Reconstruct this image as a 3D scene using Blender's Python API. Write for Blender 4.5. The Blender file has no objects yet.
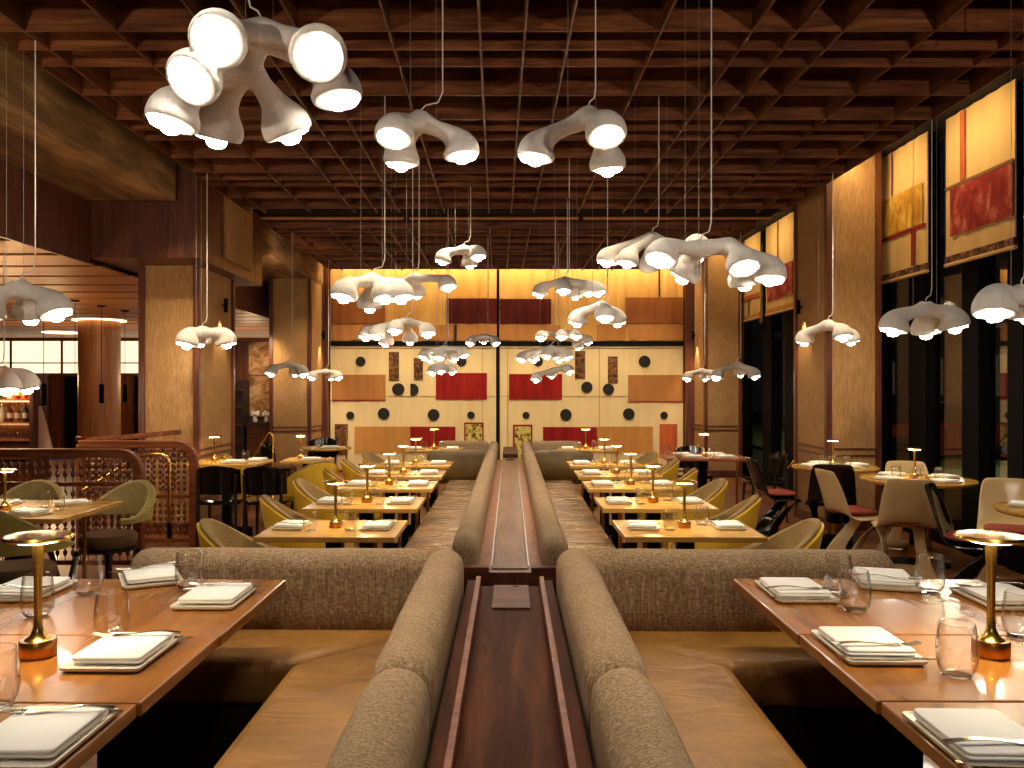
import bpy, bmesh, math, random
from mathutils import Vector, Matrix, noise
random.seed(7)
SC = bpy.context.scene
C = SC.collection
PI = math.pi
K = 0.0145            # the seating island runs at a slight angle to the room
CAMZ = 1.55

# ------------------------------------------------------------------ helpers
def V(*a): return Vector(a)
def at(px, py, y):
    """room point seen at a pixel, at distance y"""
    return Vector(((px - 498) * y / 830.0, y, CAMZ + (388 - py) * y / 830.0))
def F(x, y, z=0.0): return Vector((x + K * y, y, z))

def lin(r, g, b):
    f = lambda c: (c / 255 / 12.92) if c / 255 <= .04045 else ((c / 255 + .055) / 1.055) ** 2.4
    return (f(r), f(g), f(b), 1)

def loft(bm, rings, cap=True, closed=True):
    vs = [[bm.verts.new(p) for p in r] for r in rings]
    n = len(vs[0]); fs = []
    for a, b in zip(vs, vs[1:]):
        for i in range(n if closed else n - 1):
            j = (i + 1) % n
            try: fs.append(bm.faces.new((a[i], a[j], b[j], b[i])))
            except ValueError: pass
    if cap and closed:
        for r in (list(reversed(vs[0])), vs[-1]):
            try: fs.append(bm.faces.new(r))
            except ValueError: pass
    return fs

def box(bm, x0, y0, z0, x1, y1, z1, M=None, mi=0):
    ps = [V(x, y, z) for z in (z0, z1) for x, y in ((x0, y0), (x1, y0), (x1, y1), (x0, y1))]
    if M is not None: ps = [M @ p for p in ps]
    v = [bm.verts.new(p) for p in ps]
    for q in ((3, 2, 1, 0), (4, 5, 6, 7), (0, 1, 5, 4), (1, 2, 6, 5), (2, 3, 7, 6), (3, 0, 4, 7)):
        f = bm.faces.new([v[i] for i in q]); f.material_index = mi

def ring(c, a, r, n, up=None):
    a = a.normalized()
    up = up or (V(0, 0, 1) if abs(a.z) < .9 else V(0, 1, 0))
    u = a.cross(up).normalized(); w = a.cross(u).normalized()
    return [c + u * (r * math.cos(2 * PI * i / n)) + w * (r * math.sin(2 * PI * i / n)) for i in range(n)]

def tube(bm, pts, rad, n=8, cap=True, mi=0):
    pts = [Vector(p) for p in pts]
    if not isinstance(rad, (list, tuple)): rad = [rad] * len(pts)
    rs, up = [], None
    for i, p in enumerate(pts):
        a = (pts[min(i + 1, len(pts) - 1)] - pts[max(i - 1, 0)]).normalized()
        if up is None: up = V(0, 0, 1) if abs(a.z) < .9 else V(0, 1, 0)
        u = a.cross(up)
        if u.length < 1e-4: u = a.orthogonal()
        u.normalize(); w = a.cross(u).normalized(); up = -w
        if rs is not None:
            rs.append([p + u * (rad[i] * math.cos(2 * PI * k / n)) + w * (rad[i] * math.sin(2 * PI * k / n)) for k in range(n)])
    for f in loft(bm, rs, cap): f.material_index = mi

def lathe(bm, prof, n=20, M=None, mi=0, cap=True):
    rs = []
    for r, z in prof:
        q = [V(max(r, 1e-4) * math.cos(2 * PI * i / n), max(r, 1e-4) * math.sin(2 * PI * i / n), z) for i in range(n)]
        rs.append([M @ p for p in q] if M is not None else q)
    for f in loft(bm, rs, cap): f.material_index = mi

def slab(bm, poly, z0, z1, mi=0):
    lo = [bm.verts.new((x, y, z0)) for x, y in poly]; hi = [bm.verts.new((x, y, z1)) for x, y in poly]
    n = len(poly)
    f = [bm.faces.new(list(reversed(lo))), bm.faces.new(hi)]
    for i in range(n): f.append(bm.faces.new((lo[i], lo[(i + 1) % n], hi[(i + 1) % n], hi[i])))
    for q in f: q.material_index = mi

def disc_poly(cx, cy, r, n=28): return [(cx + r * math.cos(2 * PI * i / n), cy + r * math.sin(2 * PI * i / n)) for i in range(n)]

def rrect(w, h, r, n=4):
    out = []
    for cx, cy, a0 in ((w / 2 - r, h / 2 - r, 0), (-w / 2 + r, h / 2 - r, 90), (-w / 2 + r, -h / 2 + r, 180), (w / 2 - r, -h / 2 + r, 270)):
        for i in range(n + 1):
            a = math.radians(a0 + 90 * i / n); out.append((cx + r * math.cos(a), cy + r * math.sin(a)))
    return out

def obj(name, bm, mats, parent=None, smooth=True, bevel=0, seg=2, sub=0, angle=40):
    bmesh.ops.recalc_face_normals(bm, faces=bm.faces[:])
    me = bpy.data.meshes.new(name); bm.to_mesh(me); bm.free()
    for m in (mats if isinstance(mats, (list, tuple)) else [mats]): me.materials.append(m)
    if smooth:
        me.polygons.foreach_set('use_smooth', [True] * len(me.polygons))
        if angle < 180: me.set_sharp_from_angle(angle=math.radians(angle))
    o = bpy.data.objects.new(name, me); C.objects.link(o)
    if parent is not None: o.parent = parent
    if bevel:
        b = o.modifiers.new('b', 'BEVEL'); b.width = bevel; b.segments = seg; b.limit_method = 'ANGLE'; b.angle_limit = math.radians(35)
    if sub:
        s = o.modifiers.new('s', 'SUBSURF'); s.levels = s.render_levels = sub
    return o

def B(): return bmesh.new()
def tag(o, label=None, cat=None, group=None, kind=None):
    if label: o['label'] = label
    if cat: o['category'] = cat
    if group: o['group'] = group
    if kind: o['kind'] = kind
    return o
def thing(name, label=None, cat=None, loc=(0, 0, 0), rz=0, group=None):
    o = bpy.data.objects.new(name, None); C.objects.link(o); o.empty_display_size = .1
    o.location = loc; o.rotation_euler = (0, 0, rz)
    return tag(o, label, cat, group)
def struct(name, bm, mats, **k):
    o = obj(name, bm, mats, **k); o['kind'] = 'structure'; return o
KIDS = {}
def dup(o, parent=None):
    c = o.copy(); C.objects.link(c)
    if parent is not None: c.parent = parent
    for ch in [q for q in o.children]: dup(ch, c)
    return c
PROTO = {}
def inst(key, build, loc, rz, label, cat, group=None):
    if key in PROTO: o = dup(PROTO[key])
    else: o = PROTO[key] = build()
    o.scale = (1, 1, 1)
    o.location = loc; o.rotation_euler = (0, 0, rz)
    return tag(o, label, cat, group)

# ---------------------------------------------------------------- materials
def base_mat(name, col, rough=.5, metal=0, coat=0, spec=.5):
    m = bpy.data.materials.new(name); m.use_nodes = True
    b = m.node_tree.nodes['Principled BSDF']
    b.inputs['Base Color'].default_value = col; b.inputs['Roughness'].default_value = rough
    b.inputs['Metallic'].default_value = metal; b.inputs['Coat Weight'].default_value = coat
    b.inputs['Specular IOR Level'].default_value = spec
    return m, m.node_tree, b
def nd(t, kind, **k):
    n = t.nodes.new(kind)
    for a, v in k.items(): setattr(n, a, v)
    return n
def coords(t, scale, out='Object', rot=(0, 0, 0)):
    tc = nd(t, 'ShaderNodeTexCoord'); mp = nd(t, 'ShaderNodeMapping')
    mp.inputs['Scale'].default_value = scale; mp.inputs['Rotation'].default_value = rot
    t.links.new(tc.outputs[out], mp.inputs['Vector']); return mp.outputs['Vector']
def ramp(t, fac, stops):
    r = nd(t, 'ShaderNodeValToRGB'); e = r.color_ramp.elements
    while len(e) < len(stops): e.new(.5)
    for q, (p, c) in zip(e, stops): q.position = p; q.color = c
    t.links.new(fac, r.inputs['Fac']); return r.outputs['Color']
def noise_n(t, vec, scale, detail=4, rough=.55, dist=0):
    n = nd(t, 'ShaderNodeTexNoise'); n.inputs['Scale'].default_value = scale; n.inputs['Detail'].default_value = detail
    n.inputs['Roughness'].default_value = rough; n.inputs['Distortion'].default_value = dist
    t.links.new(vec, n.inputs['Vector']); return n.outputs['Fac']
def bump(t, b, h, strength, dist=.01):
    n = nd(t, 'ShaderNodeBump'); n.inputs['Strength'].default_value = strength; n.inputs['Distance'].default_value = dist
    t.links.new(h, n.inputs['Height']); t.links.new(n.outputs['Normal'], b.inputs['Normal'])

def wood(name, dark, mid, light, axis='y', scale=1.0, rough=.35, coat=0, spec=.5):
    m, t, b = base_mat(name, mid, rough, 0, coat, spec)
    s = {'x': (1.2, 14, 14), 'y': (14, 1.2, 14), 'z': (14, 14, 1.2)}[axis]
    v = coords(t, tuple(q * scale for q in s))
    f = noise_n(t, v, 1.6, 6, .62, .9)
    t.links.new(ramp(t, f, [(.28, dark), (.5, mid), (.74, light)]), b.inputs['Base Color'])
    bump(t, b, f, .12, .004)
    return m
def fabric(name, c1, c2, scale=220, bumpk=.35, rough=.9, stretch=(1, 1, .35)):
    m, t, b = base_mat(name, c1, rough, 0, 0, .2)
    v = coords(t, tuple(scale * q for q in stretch))
    f = noise_n(t, v, 1.0, 2, .6)
    v2 = coords(t, (6, 6, 6)); g = noise_n(t, v2, 1, 3)
    mx = nd(t, 'ShaderNodeMath', operation='MULTIPLY_ADD'); mx.inputs[1].default_value = .35; t.links.new(g, mx.inputs[0]); t.links.new(f, mx.inputs[2])
    t.links.new(ramp(t, mx.outputs[0], [(.45, c2), (.85, c1)]), b.inputs['Base Color'])
    bump(t, b, f, bumpk, .003)
    return m
def leather(name, c1, c2, rough=.42, wr=(5, 5, 5), wk=.5, wd=.02, dist=1.2):
    m, t, b = base_mat(name, c1, rough, 0, 0, .5)
    v = coords(t, (4, 4, 4)); f = noise_n(t, v, 1.2, 5, .6)
    t.links.new(ramp(t, f, [(.3, c2), (.68, c1)]), b.inputs['Base Color'])
    w = noise_n(t, coords(t, wr), 1.0, 3, .5, dist)
    bump(t, b, w, wk, wd)
    return m
def emit(name, col, s):
    m = bpy.data.materials.new(name); m.use_nodes = True; t = m.node_tree
    t.nodes.remove(t.nodes['Principled BSDF']); e = nd(t, 'ShaderNodeEmission')
    e.inputs['Color'].default_value = (*col[:3], 1); e.inputs['Strength'].default_value = s
    t.links.new(e.outputs[0], t.nodes['Material Output'].inputs['Surface']); return m
def clear(name, tint, ior=1.45, rough=.02, edge=.55):
    m = bpy.data.materials.new(name); m.use_nodes = True; t = m.node_tree
    t.nodes.remove(t.nodes['Principled BSDF'])
    tr = nd(t, 'ShaderNodeBsdfTransparent'); gl = nd(t, 'ShaderNodeBsdfGlossy'); gl.inputs['Roughness'].default_value = rough
    lw = nd(t, 'ShaderNodeLayerWeight'); lw.inputs['Blend'].default_value = .5
    fr = nd(t, 'ShaderNodeMath', operation='POWER'); fr.inputs[1].default_value = 2.4; t.links.new(lw.outputs['Facing'], fr.inputs[0])
    f2 = nd(t, 'ShaderNodeMath', operation='MULTIPLY_ADD'); f2.inputs[1].default_value = .8; f2.inputs[2].default_value = ior; t.links.new(fr.outputs[0], f2.inputs[0])
    t.links.new(ramp(t, lw.outputs['Facing'], [(.35, tint), (1, tuple(q * edge for q in tint[:3]) + (1,))]), tr.inputs['Color'])
    mx = nd(t, 'ShaderNodeMixShader'); t.links.new(f2.outputs[0], mx.inputs[0]); t.links.new(tr.outputs[0], mx.inputs[1]); t.links.new(gl.outputs[0], mx.inputs[2])
    t.links.new(mx.outputs[0], t.nodes['Material Output'].inputs['Surface']); return m

M = {}
M['lattice'] = wood('walnut_lattice', lin(54, 28, 14), lin(110, 62, 32), lin(156, 98, 56), 'x', .8, .4, 0, .3)  # cross boards toned lighter than the lengthwise ones, painting in their lit faces
M['lattice_y'] = wood('walnut_lattice_long', lin(58, 26, 14), lin(92, 53, 28), lin(128, 80, 46), 'y', .8, .4, 0, .3)
M['walnut'] = wood('walnut', lin(34, 16, 8), lin(64, 32, 16), lin(96, 52, 26), 'y', .7, .6, 0, .05)
M['walnut_z'] = wood('walnut_upright', lin(48, 22, 13), lin(88, 44, 25), lin(118, 64, 38), 'z', .7, .4, 0)
M['walnut_x'] = wood('walnut_across', lin(42, 19, 10), lin(84, 42, 22), lin(118, 64, 36), 'x', .7, .45, 0, .25)
M['cap'] = wood('satin_walnut_cap', lin(94, 60, 34), lin(124, 84, 48), lin(146, 104, 62), 'y', .6, .4, 0, .35)
M['rail_wood'] = wood('turned_rail_wood', lin(70, 32, 16), lin(108, 56, 28), lin(140, 80, 42), 'x', 1, .4, 0, .25)
M['table'] = wood('oiled_oak_table', lin(150, 104, 42), lin(190, 142, 62), lin(206, 160, 80), 'x', .5, .24, .15)
M['table_y'] = wood('oiled_oak_booth_table', lin(100, 54, 18), lin(144, 88, 32), lin(168, 112, 46), 'y', .35, .27, .1)
M['table_red'] = wood('red_brown_table', lin(108, 48, 24), lin(146, 72, 36), lin(170, 94, 50), 'x', .6, .25, .2)
M['slat'] = wood('ceiling_slat', lin(140, 78, 28), lin(180, 110, 44), lin(200, 132, 58), 'x', .5, .45)
M['panel_wood'] = wood('bar_wall_panel', lin(80, 38, 20), lin(118, 60, 32), lin(146, 82, 46), 'z', .6, .45)
M['tan_wood'] = wood('round_column_veneer', lin(120, 72, 38), lin(150, 92, 50), lin(170, 110, 64), 'z', .5, .5)
M['dark'] = base_mat('dark_stain', lin(34, 22, 16), .55)[0]
M['blackwood'] = base_mat('black_lacquer', lin(24, 20, 18), .3)[0]
M['black_gloss'] = base_mat('black_gloss_plastic', lin(14, 13, 13), .08)[0]
M['black'] = base_mat('black_metal', lin(9, 8, 8), .7, 0, 0, .08)[0]
M['void'] = base_mat('dark_slab', lin(26, 18, 13), .9)[0]
M['brass'] = base_mat('brass', lin(214, 170, 84), .22, 1)[0]
M['brass_dark'] = base_mat('aged_brass', lin(176, 122, 60), .28, 1)[0]
M['steel'] = base_mat('steel', lin(190, 182, 170), .2, 1)[0]
M['plate'] = base_mat('glazed_white', lin(222, 212, 196), .25)[0]
def mk_weave():
    m, t, b = base_mat('woven_upholstery', lin(160, 132, 100), .92, 0, 0, .15)
    f1 = noise_n(t, coords(t, (190, 190, 16)), 1, 2, .6); f2 = noise_n(t, coords(t, (70, 320, 110)), 1, 2, .6); g = noise_n(t, coords(t, (5, 5, 5)), 1, 3)
    a1 = nd(t, 'ShaderNodeMath', operation='ADD'); t.links.new(f1, a1.inputs[0]); t.links.new(f2, a1.inputs[1])
    a2 = nd(t, 'ShaderNodeMath', operation='MULTIPLY_ADD'); a2.inputs[1].default_value = .25; t.links.new(g, a2.inputs[0]); t.links.new(a1.outputs[0], a2.inputs[2])
    a3 = nd(t, 'ShaderNodeMath', operation='MULTIPLY'); a3.inputs[1].default_value = .5; t.links.new(a2.outputs[0], a3.inputs[0])
    t.links.new(ramp(t, a3.outputs[0], [(.38, lin(112, 90, 66)), (.55, lin(152, 125, 95)), (.72, lin(192, 164, 132))]), b.inputs['Base Color'])
    bump(t, b, a1.outputs[0], .5, .004); return m
M['weave'] = mk_weave()
M['wallcloth'] = fabric('wall_cloth', lin(180, 140, 92), lin(146, 106, 64), 130, .25, .9, (1, 1, .08))
M['leather'] = leather('tan_leather', lin(166, 116, 50), lin(122, 80, 28), .48, (5, 9, 5), .45, .03)
M['leather2'] = leather('creased_brown_leather', lin(190, 148, 88), lin(120, 82, 42), .22, (2.2, 8, 3), .9, .10, 2.6)
M['leather2'].node_tree.nodes['Principled BSDF'].inputs['Coat Weight'].default_value = .5
_t = M['leather2'].node_tree; _b = _t.nodes['Principled BSDF']; _b.inputs['Coat Roughness'].default_value = .12
_t.links.new(_b.inputs['Normal'].links[0].from_socket, _b.inputs['Coat Normal'])
M['olive_leather'] = leather('dark_olive_leather', lin(124, 98, 50), lin(92, 70, 34), .5)
M['yellow'] = base_mat('yellow_shell', lin(228, 182, 52), .4)[0]
M['tan_uph'] = fabric('tan_upholstery', lin(164, 134, 88), lin(124, 98, 60), 300, .2, .85)
M['olive'] = base_mat('olive_shell', lin(150, 132, 66), .45)[0]
M['olive_uph'] = fabric('olive_upholstery', lin(172, 150, 96), lin(136, 116, 66), 300, .15, .8)
M['brown_uph'] = fabric('brown_upholstery', lin(104, 76, 48), lin(70, 50, 32), 300, .2, .8)
M['beige_plastic'] = base_mat('beige_gloss_plastic', lin(204, 172, 122), .18)[0]
M['red_pad'] = fabric('red_pad', lin(164, 78, 58), lin(128, 54, 42), 300, .2)
M['bead'] = base_mat('dark_bead', lin(96, 50, 28), .25)[0]
M['rod'] = base_mat('rail_rod', lin(150, 100, 56), .35, .6)[0]
M['glass'] = clear('drinking_glass', (.96, .95, .93, 1), .12, .02, .40)
M['pane'] = clear('window_pane', (.72, .70, .66, 1), .07, .01, .9)
M['bulb'] = emit('bulb', (1, .90, .74), 30)
M['bulb_far'] = emit('bulb_far', (1, .90, .74), 30)
M['led'] = emit('lamp_led', (1, .80, .42), 60)
M['lightbox'] = emit('lit_panel', (1, .78, .48), .85)
M['halo'] = emit('cove_glow', (1, .72, .38), 3.0)
M['cord'] = base_mat('white_cable', lin(226, 218, 208), .5)[0]
M['wire'] = base_mat('steel_wire', lin(150, 140, 130), .4, .5)[0]

def mk_napkin():
    m, t, b = base_mat('linen_napkin', lin(236, 230, 222), .9, 0, 0, .2)
    f = noise_n(t, coords(t, (30, 30, 30)), 1, 3); bump(t, b, f, .25, .004)
    return m
M['napkin'] = mk_napkin()
def mk_plaster():
    m, t, b = base_mat('white_papier_mache', lin(236, 228, 220), .85, 0, 0, .25)
    f = noise_n(t, coords(t, (38, 38, 38)), 1, 5, .65); bump(t, b, f, .5, .01)
    t.links.new(ramp(t, f, [(.2, lin(224, 214, 202)), (.7, lin(242, 236, 228))]), b.inputs['Base Color'])
    return m
M['plaster'] = mk_plaster()
def mk_concrete():
    m, t, b = base_mat('board_marked_concrete', lin(120, 98, 66), .85)
    f = noise_n(t, coords(t, (2.2, .5, 3)), 2, 8, .65)
    t.links.new(ramp(t, f, [(.3, lin(70, 48, 28)), (.5, lin(128, 94, 54)), (.72, lin(190, 146, 90))]), b.inputs['Base Color'])
    bump(t, b, f, .3, .02); return m
M['concrete'] = mk_concrete()
def mk_floor():
    m, t, b = base_mat('floor_boards', lin(110, 64, 34), .32, 0, .1)
    v = coords(t, (1, 1, 1))
    br = nd(t, 'ShaderNodeTexBrick'); br.inputs['Scale'].default_value = 1; br.inputs['Brick Width'].default_value = 1.4
    br.inputs['Row Height'].default_value = .14; br.inputs['Mortar Size'].default_value = .004
    br.inputs['Color1'].default_value = (.35, .35, .35, 1); br.inputs['Color2'].default_value = (1, 1, 1, 1); br.inputs['Mortar'].default_value = (.08, .08, .08, 1)
    t.links.new(v, br.inputs['Vector'])
    f = noise_n(t, coords(t, (1.2, 16, 1)), 1.5, 6, .6, .6)
    c = ramp(t, f, [(.3, lin(84, 44, 24)), (.55, lin(136, 82, 46)), (.75, lin(164, 106, 62))])
    mx = nd(t, 'ShaderNodeMixRGB', blend_type='MULTIPLY'); mx.inputs[0].default_value = .55
    t.links.new(c, mx.inputs[1]); t.links.new(br.outputs['Color'], mx.inputs[2]); t.links.new(mx.outputs[0], b.inputs['Base Color'])
    return m
M['floor'] = mk_floor()
def cloth(name, c1, c2, sx=9, k=.4, sc=(1, 1, .12)):
    m, t, b = base_mat(name, c1, .9, 0, 0, .15)
    f = noise_n(t, coords(t, tuple(sx * q for q in sc)), 1, 3, .5)
    g = noise_n(t, coords(t, (160, 160, 160)), 1, 2)
    t.links.new(ramp(t, f, [(.3, c2), (.65, c1)]), b.inputs['Base Color'])
    bump(t, b, f, k, .05); return m
M['canvas'] = cloth('cream_canvas', lin(228, 204, 156), lin(222, 196, 146))
M['canvas_gold'] = cloth('gold_canvas', lin(206, 158, 92), lin(190, 140, 74), 6, .9)
M['tan_cloth'] = cloth('tan_cloth', lin(174, 120, 70), lin(164, 110, 62))
M['brown_cloth'] = cloth('brown_cloth', lin(146, 88, 48), lin(136, 80, 42))
M['gold_cloth'] = cloth('ochre_cloth', lin(190, 136, 74), lin(182, 126, 66))
M['red_cloth'] = cloth('red_cloth', lin(150, 34, 30), lin(120, 22, 22))
M['maroon_cloth'] = cloth('maroon_cloth', lin(84, 26, 24), lin(66, 18, 18))
M['rust_cloth'] = cloth('rust_cloth', lin(190, 98, 56), lin(160, 74, 40))
M['black_cloth'] = base_mat('black_cloth', lin(28, 22, 20), .9)[0]
M['thread'] = base_mat('seam_thread', lin(120, 70, 36), .9)[0]
def blotch(name, c1, c2, c3, s=40, rough=.9, sc=(1, 1, 1)):
    m, t, b = base_mat(name, c1, rough, 0, 0, .15)
    f = noise_n(t, coords(t, tuple(s * q for q in sc)), 1, 6, .7, .5)
    t.links.new(ramp(t, f, [(.4, c2), (.52, c1), (.66, c3)]), b.inputs['Base Color']); return m
M['print_yellow'] = blotch('yellow_print', lin(200, 180, 96), lin(60, 50, 30), lin(214, 196, 120), 14)
M['print_brown'] = blotch('brown_print', lin(112, 74, 48), lin(58, 36, 26), lin(150, 108, 72), 16)
M['print_red'] = blotch('worn_red_print', lin(150, 52, 40), lin(122, 32, 28), lin(186, 110, 84), 7, sc=(1, 1, .6))
M['print_gold'] = blotch('worn_gold_print', lin(196, 148, 52), lin(160, 108, 34), lin(222, 186, 96), 7, sc=(1, 1, .5))
M['shade_cloth'] = cloth('shade_cloth', lin(214, 176, 116), lin(200, 158, 98), 4, .3)
M['mural'] = blotch('sepia_mural', lin(176, 128, 84), lin(116, 76, 46), lin(214, 176, 130), 3, .8, (1, 1, 1.6))
M['leaf'] = base_mat('leaf', lin(46, 62, 30), .5)[0]
M['soil'] = base_mat('planter', lin(40, 34, 30), .8)[0]
M['asphalt'] = base_mat('asphalt', lin(46, 44, 42), .6)[0]
M['lawn'] = blotch('lawn', lin(66, 84, 44), lin(40, 58, 28), lin(96, 110, 60), 9)
M['facade'] = base_mat('facade', lin(70, 60, 52), .8)[0]
M['lit_window'] = emit('lit_far_window', (1, .75, .45), .05)
M['street_lamp'] = emit('street_lamp', (1, .92, .72), 90)
M['car_red'] = base_mat('car_paint', lin(96, 22, 18), .25, 0, .5)[0]
M['tail'] = emit('tail_light', (1, .08, .04), 2.5)
M['bottle_green'] = base_mat('bottle_green', lin(40, 56, 30), .1)[0]
M['bottle_amber'] = base_mat('bottle_amber', lin(170, 96, 30), .1)[0]
M['bottle_clear'] = base_mat('bottle_pale', lin(206, 190, 150), .1)[0]
M['bottle_red'] = base_mat('bottle_red', lin(120, 34, 26), .1)[0]
M['paper'] = base_mat('label_paper', lin(222, 208, 180), .8)[0]
M['white_cloth'] = cloth('white_cloth', lin(216, 196, 184), lin(206, 182, 168), 6, .3)

# ------------------------------------------------------------------- shell
HC = 2.10; LZ = CAMZ + HC          # underside of the lattice
YB = 15.40                          # back wall
U = .268
bm = B(); box(bm, -11, -2, -.1, 4.6, 18, 0); struct('floor', bm, M['floor'], smooth=False)
bm = B(); box(bm, -3.4, -2, .0, 4.3, 3.08, .22); struct('floor_platform', bm, M['floor'], smooth=False)
bm = B(); box(bm, -4.2, -2, 4.2, 4.7, 16.2, 4.3); struct('ceiling', bm, M['void'], smooth=False)

def steps(start, pat, stop, k0=0):
    out, k, p = [], k0, start
    while p <= stop + 1e-6:
        out.append(p); p += U * pat[k % len(pat)]; k += 1
    return out
pat = (1, 1, 2, 2)
ycross = steps(4.889 - 6 * U, pat, 9.97) + steps(10.92, pat, 14.85)
ycross = [4.889 - 6 * U - q * U for q in (2, 4, 5, 6)] + ycross
xlong = steps(-.108 + 2 * U - 12 * U, (2, 2, 1, 1), 3.4)
xlong = [x for x in [-.108 + U * q for q in (-10, -8, -6, -5, -4, -2, 0, 1, 2, 4, 6, 7, 8, 10, 12)] if -3.0 < x < 3.4]
bm = B()
for y in ycross: box(bm, -2.99, y - .007, LZ, 3.39, y + .007, LZ + .26)
struct('ceiling_lattice', bm, M['lattice'], smooth=False)
bm = B()
for x in xlong + [-2.99, 3.39]:
    box(bm, x - .007, 2.2, LZ + .001, x + .007, 9.97, LZ + .259)
    box(bm, x - .007, 10.92, LZ + .001, x + .007, 14.85, LZ + .259)
struct('ceiling_lattice_lengthwise', bm, M['lattice_y'], smooth=False)
bm = B()
for x0, x1 in ((-3.0, -1.20), (-1.12, 1.02), (1.08, 3.45)): box(bm, x0, 10.48, LZ + .03, x1, 10.52, LZ + .06)
struct('trim_1', bm, M['slat'], smooth=False)
bm = B(); box(bm, -3.0, 10.1, LZ + .07, 3.45, 10.8, LZ + .5); struct('trim_2', bm, M['black'], smooth=False)
bm = B(); box(bm, 3.41, 2, 4.13, 4.5, 15.3, 4.19); struct('ceiling_edge', bm, M['void'], smooth=False)

# back wall and its side returns
bm = B(); box(bm, -3.3, YB, 0, 4.6, YB + .2, 4.3); struct('wall_back', bm, M['walnut_z'], smooth=False)
# concrete beam, fascia and capital on the bar side
bm = B()
box(bm, -4.07, -1, 3.41, -3.2, 8.25, 4.2); box(bm, -4.07, 10.6, 3.41, -3.2, 15.4, 4.2)
struct('ceiling_beam', bm, M['concrete'], smooth=False, bevel=.01)
bm = B(); box(bm, -4.10, -1, 2.79, -4.07, 8.28, 3.41); box(bm, -4.10, 10.6, 2.79, -4.07, 15.4, 3.41)
struct('wall_left_fascia', bm, M['walnut_z'], smooth=False)
bm = B(); box(bm, -4.1, 8.3, 2.85, -3.01, 10.6, 4.2); struct('column_head', bm, M['walnut_z'], smooth=False, bevel=.008)
bm = B(); box(bm, -3.01, 9.1, 2.97, -2.985, 10.1, 4.1); struct('column_head_panel', bm, M['wallcloth'], smooth=False)

def column(n, x0, x1, y0, y1, top, inner):
    bm = B(); box(bm, x0, y0, 0, x1, y1, top); struct('column_%d' % n, bm, M['wallcloth'], smooth=False)
    bm = B(); e = .03
    for x in (x0, x1):
        for y in (y0, y1): box(bm, x - e, y - e, 0, x + e, y + e, top)
    for z in (.80, .87): box(bm, x0 - .012, y0 - .012, z, x1 + .012, y1 + .012, z + .025)
    box(bm, x0 - .02, y0 - .02, 0, x1 + .02, y1 + .02, .12)
    struct('column_trim_%d' % n, bm, M['walnut_z'], smooth=False)
column(1, -3.78, -3.2, 8.82, 9.98, 2.85, 1)
column(2, -3.85, -3.2, 14.1, 15.1, 3.41, 1)
column(3, 3.6, 4.14, 9.05, 10.0, 4.2, -1)
column(4, 3.6, 4.2, 14.4, 15.3, 4.2, -1)

# bar room beyond the columns
bm = B(); box(bm, -13, 2, 3.0, -4.11, 21, 3.1); struct('ceiling_bar', bm, M['void'], smooth=False)
bm = B(); y = 4.0
while y < 20.6:
    box(bm, -13, y, 2.80, -4.11, y + .63, 2.815); y += .765
struct('ceiling_bar_slats', bm, M['slat'], smooth=False)
bm = B(); box(bm, -13, 20.8, 0, -3.3, 21.0, 2.9); struct('wall_bar_back', bm, M['panel_wood'], smooth=False)
bm = B(); box(bm, -13.1, 2, 0, -13, 21, 2.9); struct('wall_bar_left', bm, M['panel_wood'], smooth=False)
# recessed dark doors and batten trims of the bar's back wall
bm = B()
for px0, px1 in ((64, 80), (134, 141)):
    a, b2 = at(px0, 400, 20.78).x, at(px1, 400, 20.78).x; box(bm, a, 20.76, 0, b2, 20.8, 1.84)
struct('door_1', bm, M['black'], smooth=False)
bm = B()
for px in (39, 50, 63, 81, 133): a = at(px, 400, 20.74).x; box(bm, a - .025, 20.73, 0, a + .025, 20.8, 1.86)
struct('trim_3', bm, M['walnut_z'], smooth=False)
bm = B(); box(bm, -12.9, 20.74, 1.92, -3.4, 20.77, 2.72); bpan = struct('window_1', bm, M['lightbox'], smooth=False)
bm = B()
box(bm, -13, 20.68, 2.72, -3.3, 20.8, 2.80); box(bm, -13, 20.68, 1.85, -3.3, 20.8, 1.92); box(bm, -13, 20.72, 2.16, -3.4, 20.745, 2.19)
for px in (-40, 11, 62, 104): a = at(px, 400, 20.73).x; box(bm, a - .025, 20.71, 1.88, a + .025, 20.745, 2.75)
struct('window_1_frame', bm, M['panel_wood'], smooth=False)
# round column with a glowing ring recess
cx = at(99.5, 388, 15.3).x
bm = B(); lathe(bm, [(.375, 0), (.375, .56), (.395, .58), (.395, .66), (.36, .68), (.36, 2.78)], 40, Matrix.Translation((cx, 15.3, 0)))
struct('column_5', bm, M['tan_wood'])
def ring_light(x, y, r, lab):
    bm = B(); lathe(bm, [(r, 0), (r, .015)], 40, Matrix.Translation((x, y, 2.784)))
    return tag(obj('ceiling_ring_light', bm, M['halo']), lab, 'ceiling light', 'ring lights in the slatted ceiling')
ring_light(cx, 15.3, .46, 'glowing ring of light around the top of the round bar column')
ring_light(at(61, 333, 18.6).x, 18.6, .38, 'glowing disc in the slatted bar ceiling, behind the round column')

# side wall between the two bar columns: mural and bottle wall
xm0, xm1 = at(249, 388, 14.6).x, at(276, 388, 14.6).x
bm = B(); box(bm, xm0 - 1.2, 14.62, 0, xm1, 14.7, 2.38); struct('wall_left_rear', bm, M['walnut_z'], smooth=False)
t = thing('mural_picture', 'sepia landscape mural behind the cloth columns, above the dark shelf', 'wall art', (0, 0, 0))
bm = B(); box(bm, xm0, 14.585, 1.78, xm1, 14.615, 2.36); obj('upper_sheet', bm, M['mural'], t, smooth=False)
bm = B(); box(bm, xm0, 14.585, 1.05, xm1, 14.615, 1.765); obj('lower_sheet', bm, M['mural'], t, smooth=False)

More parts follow.
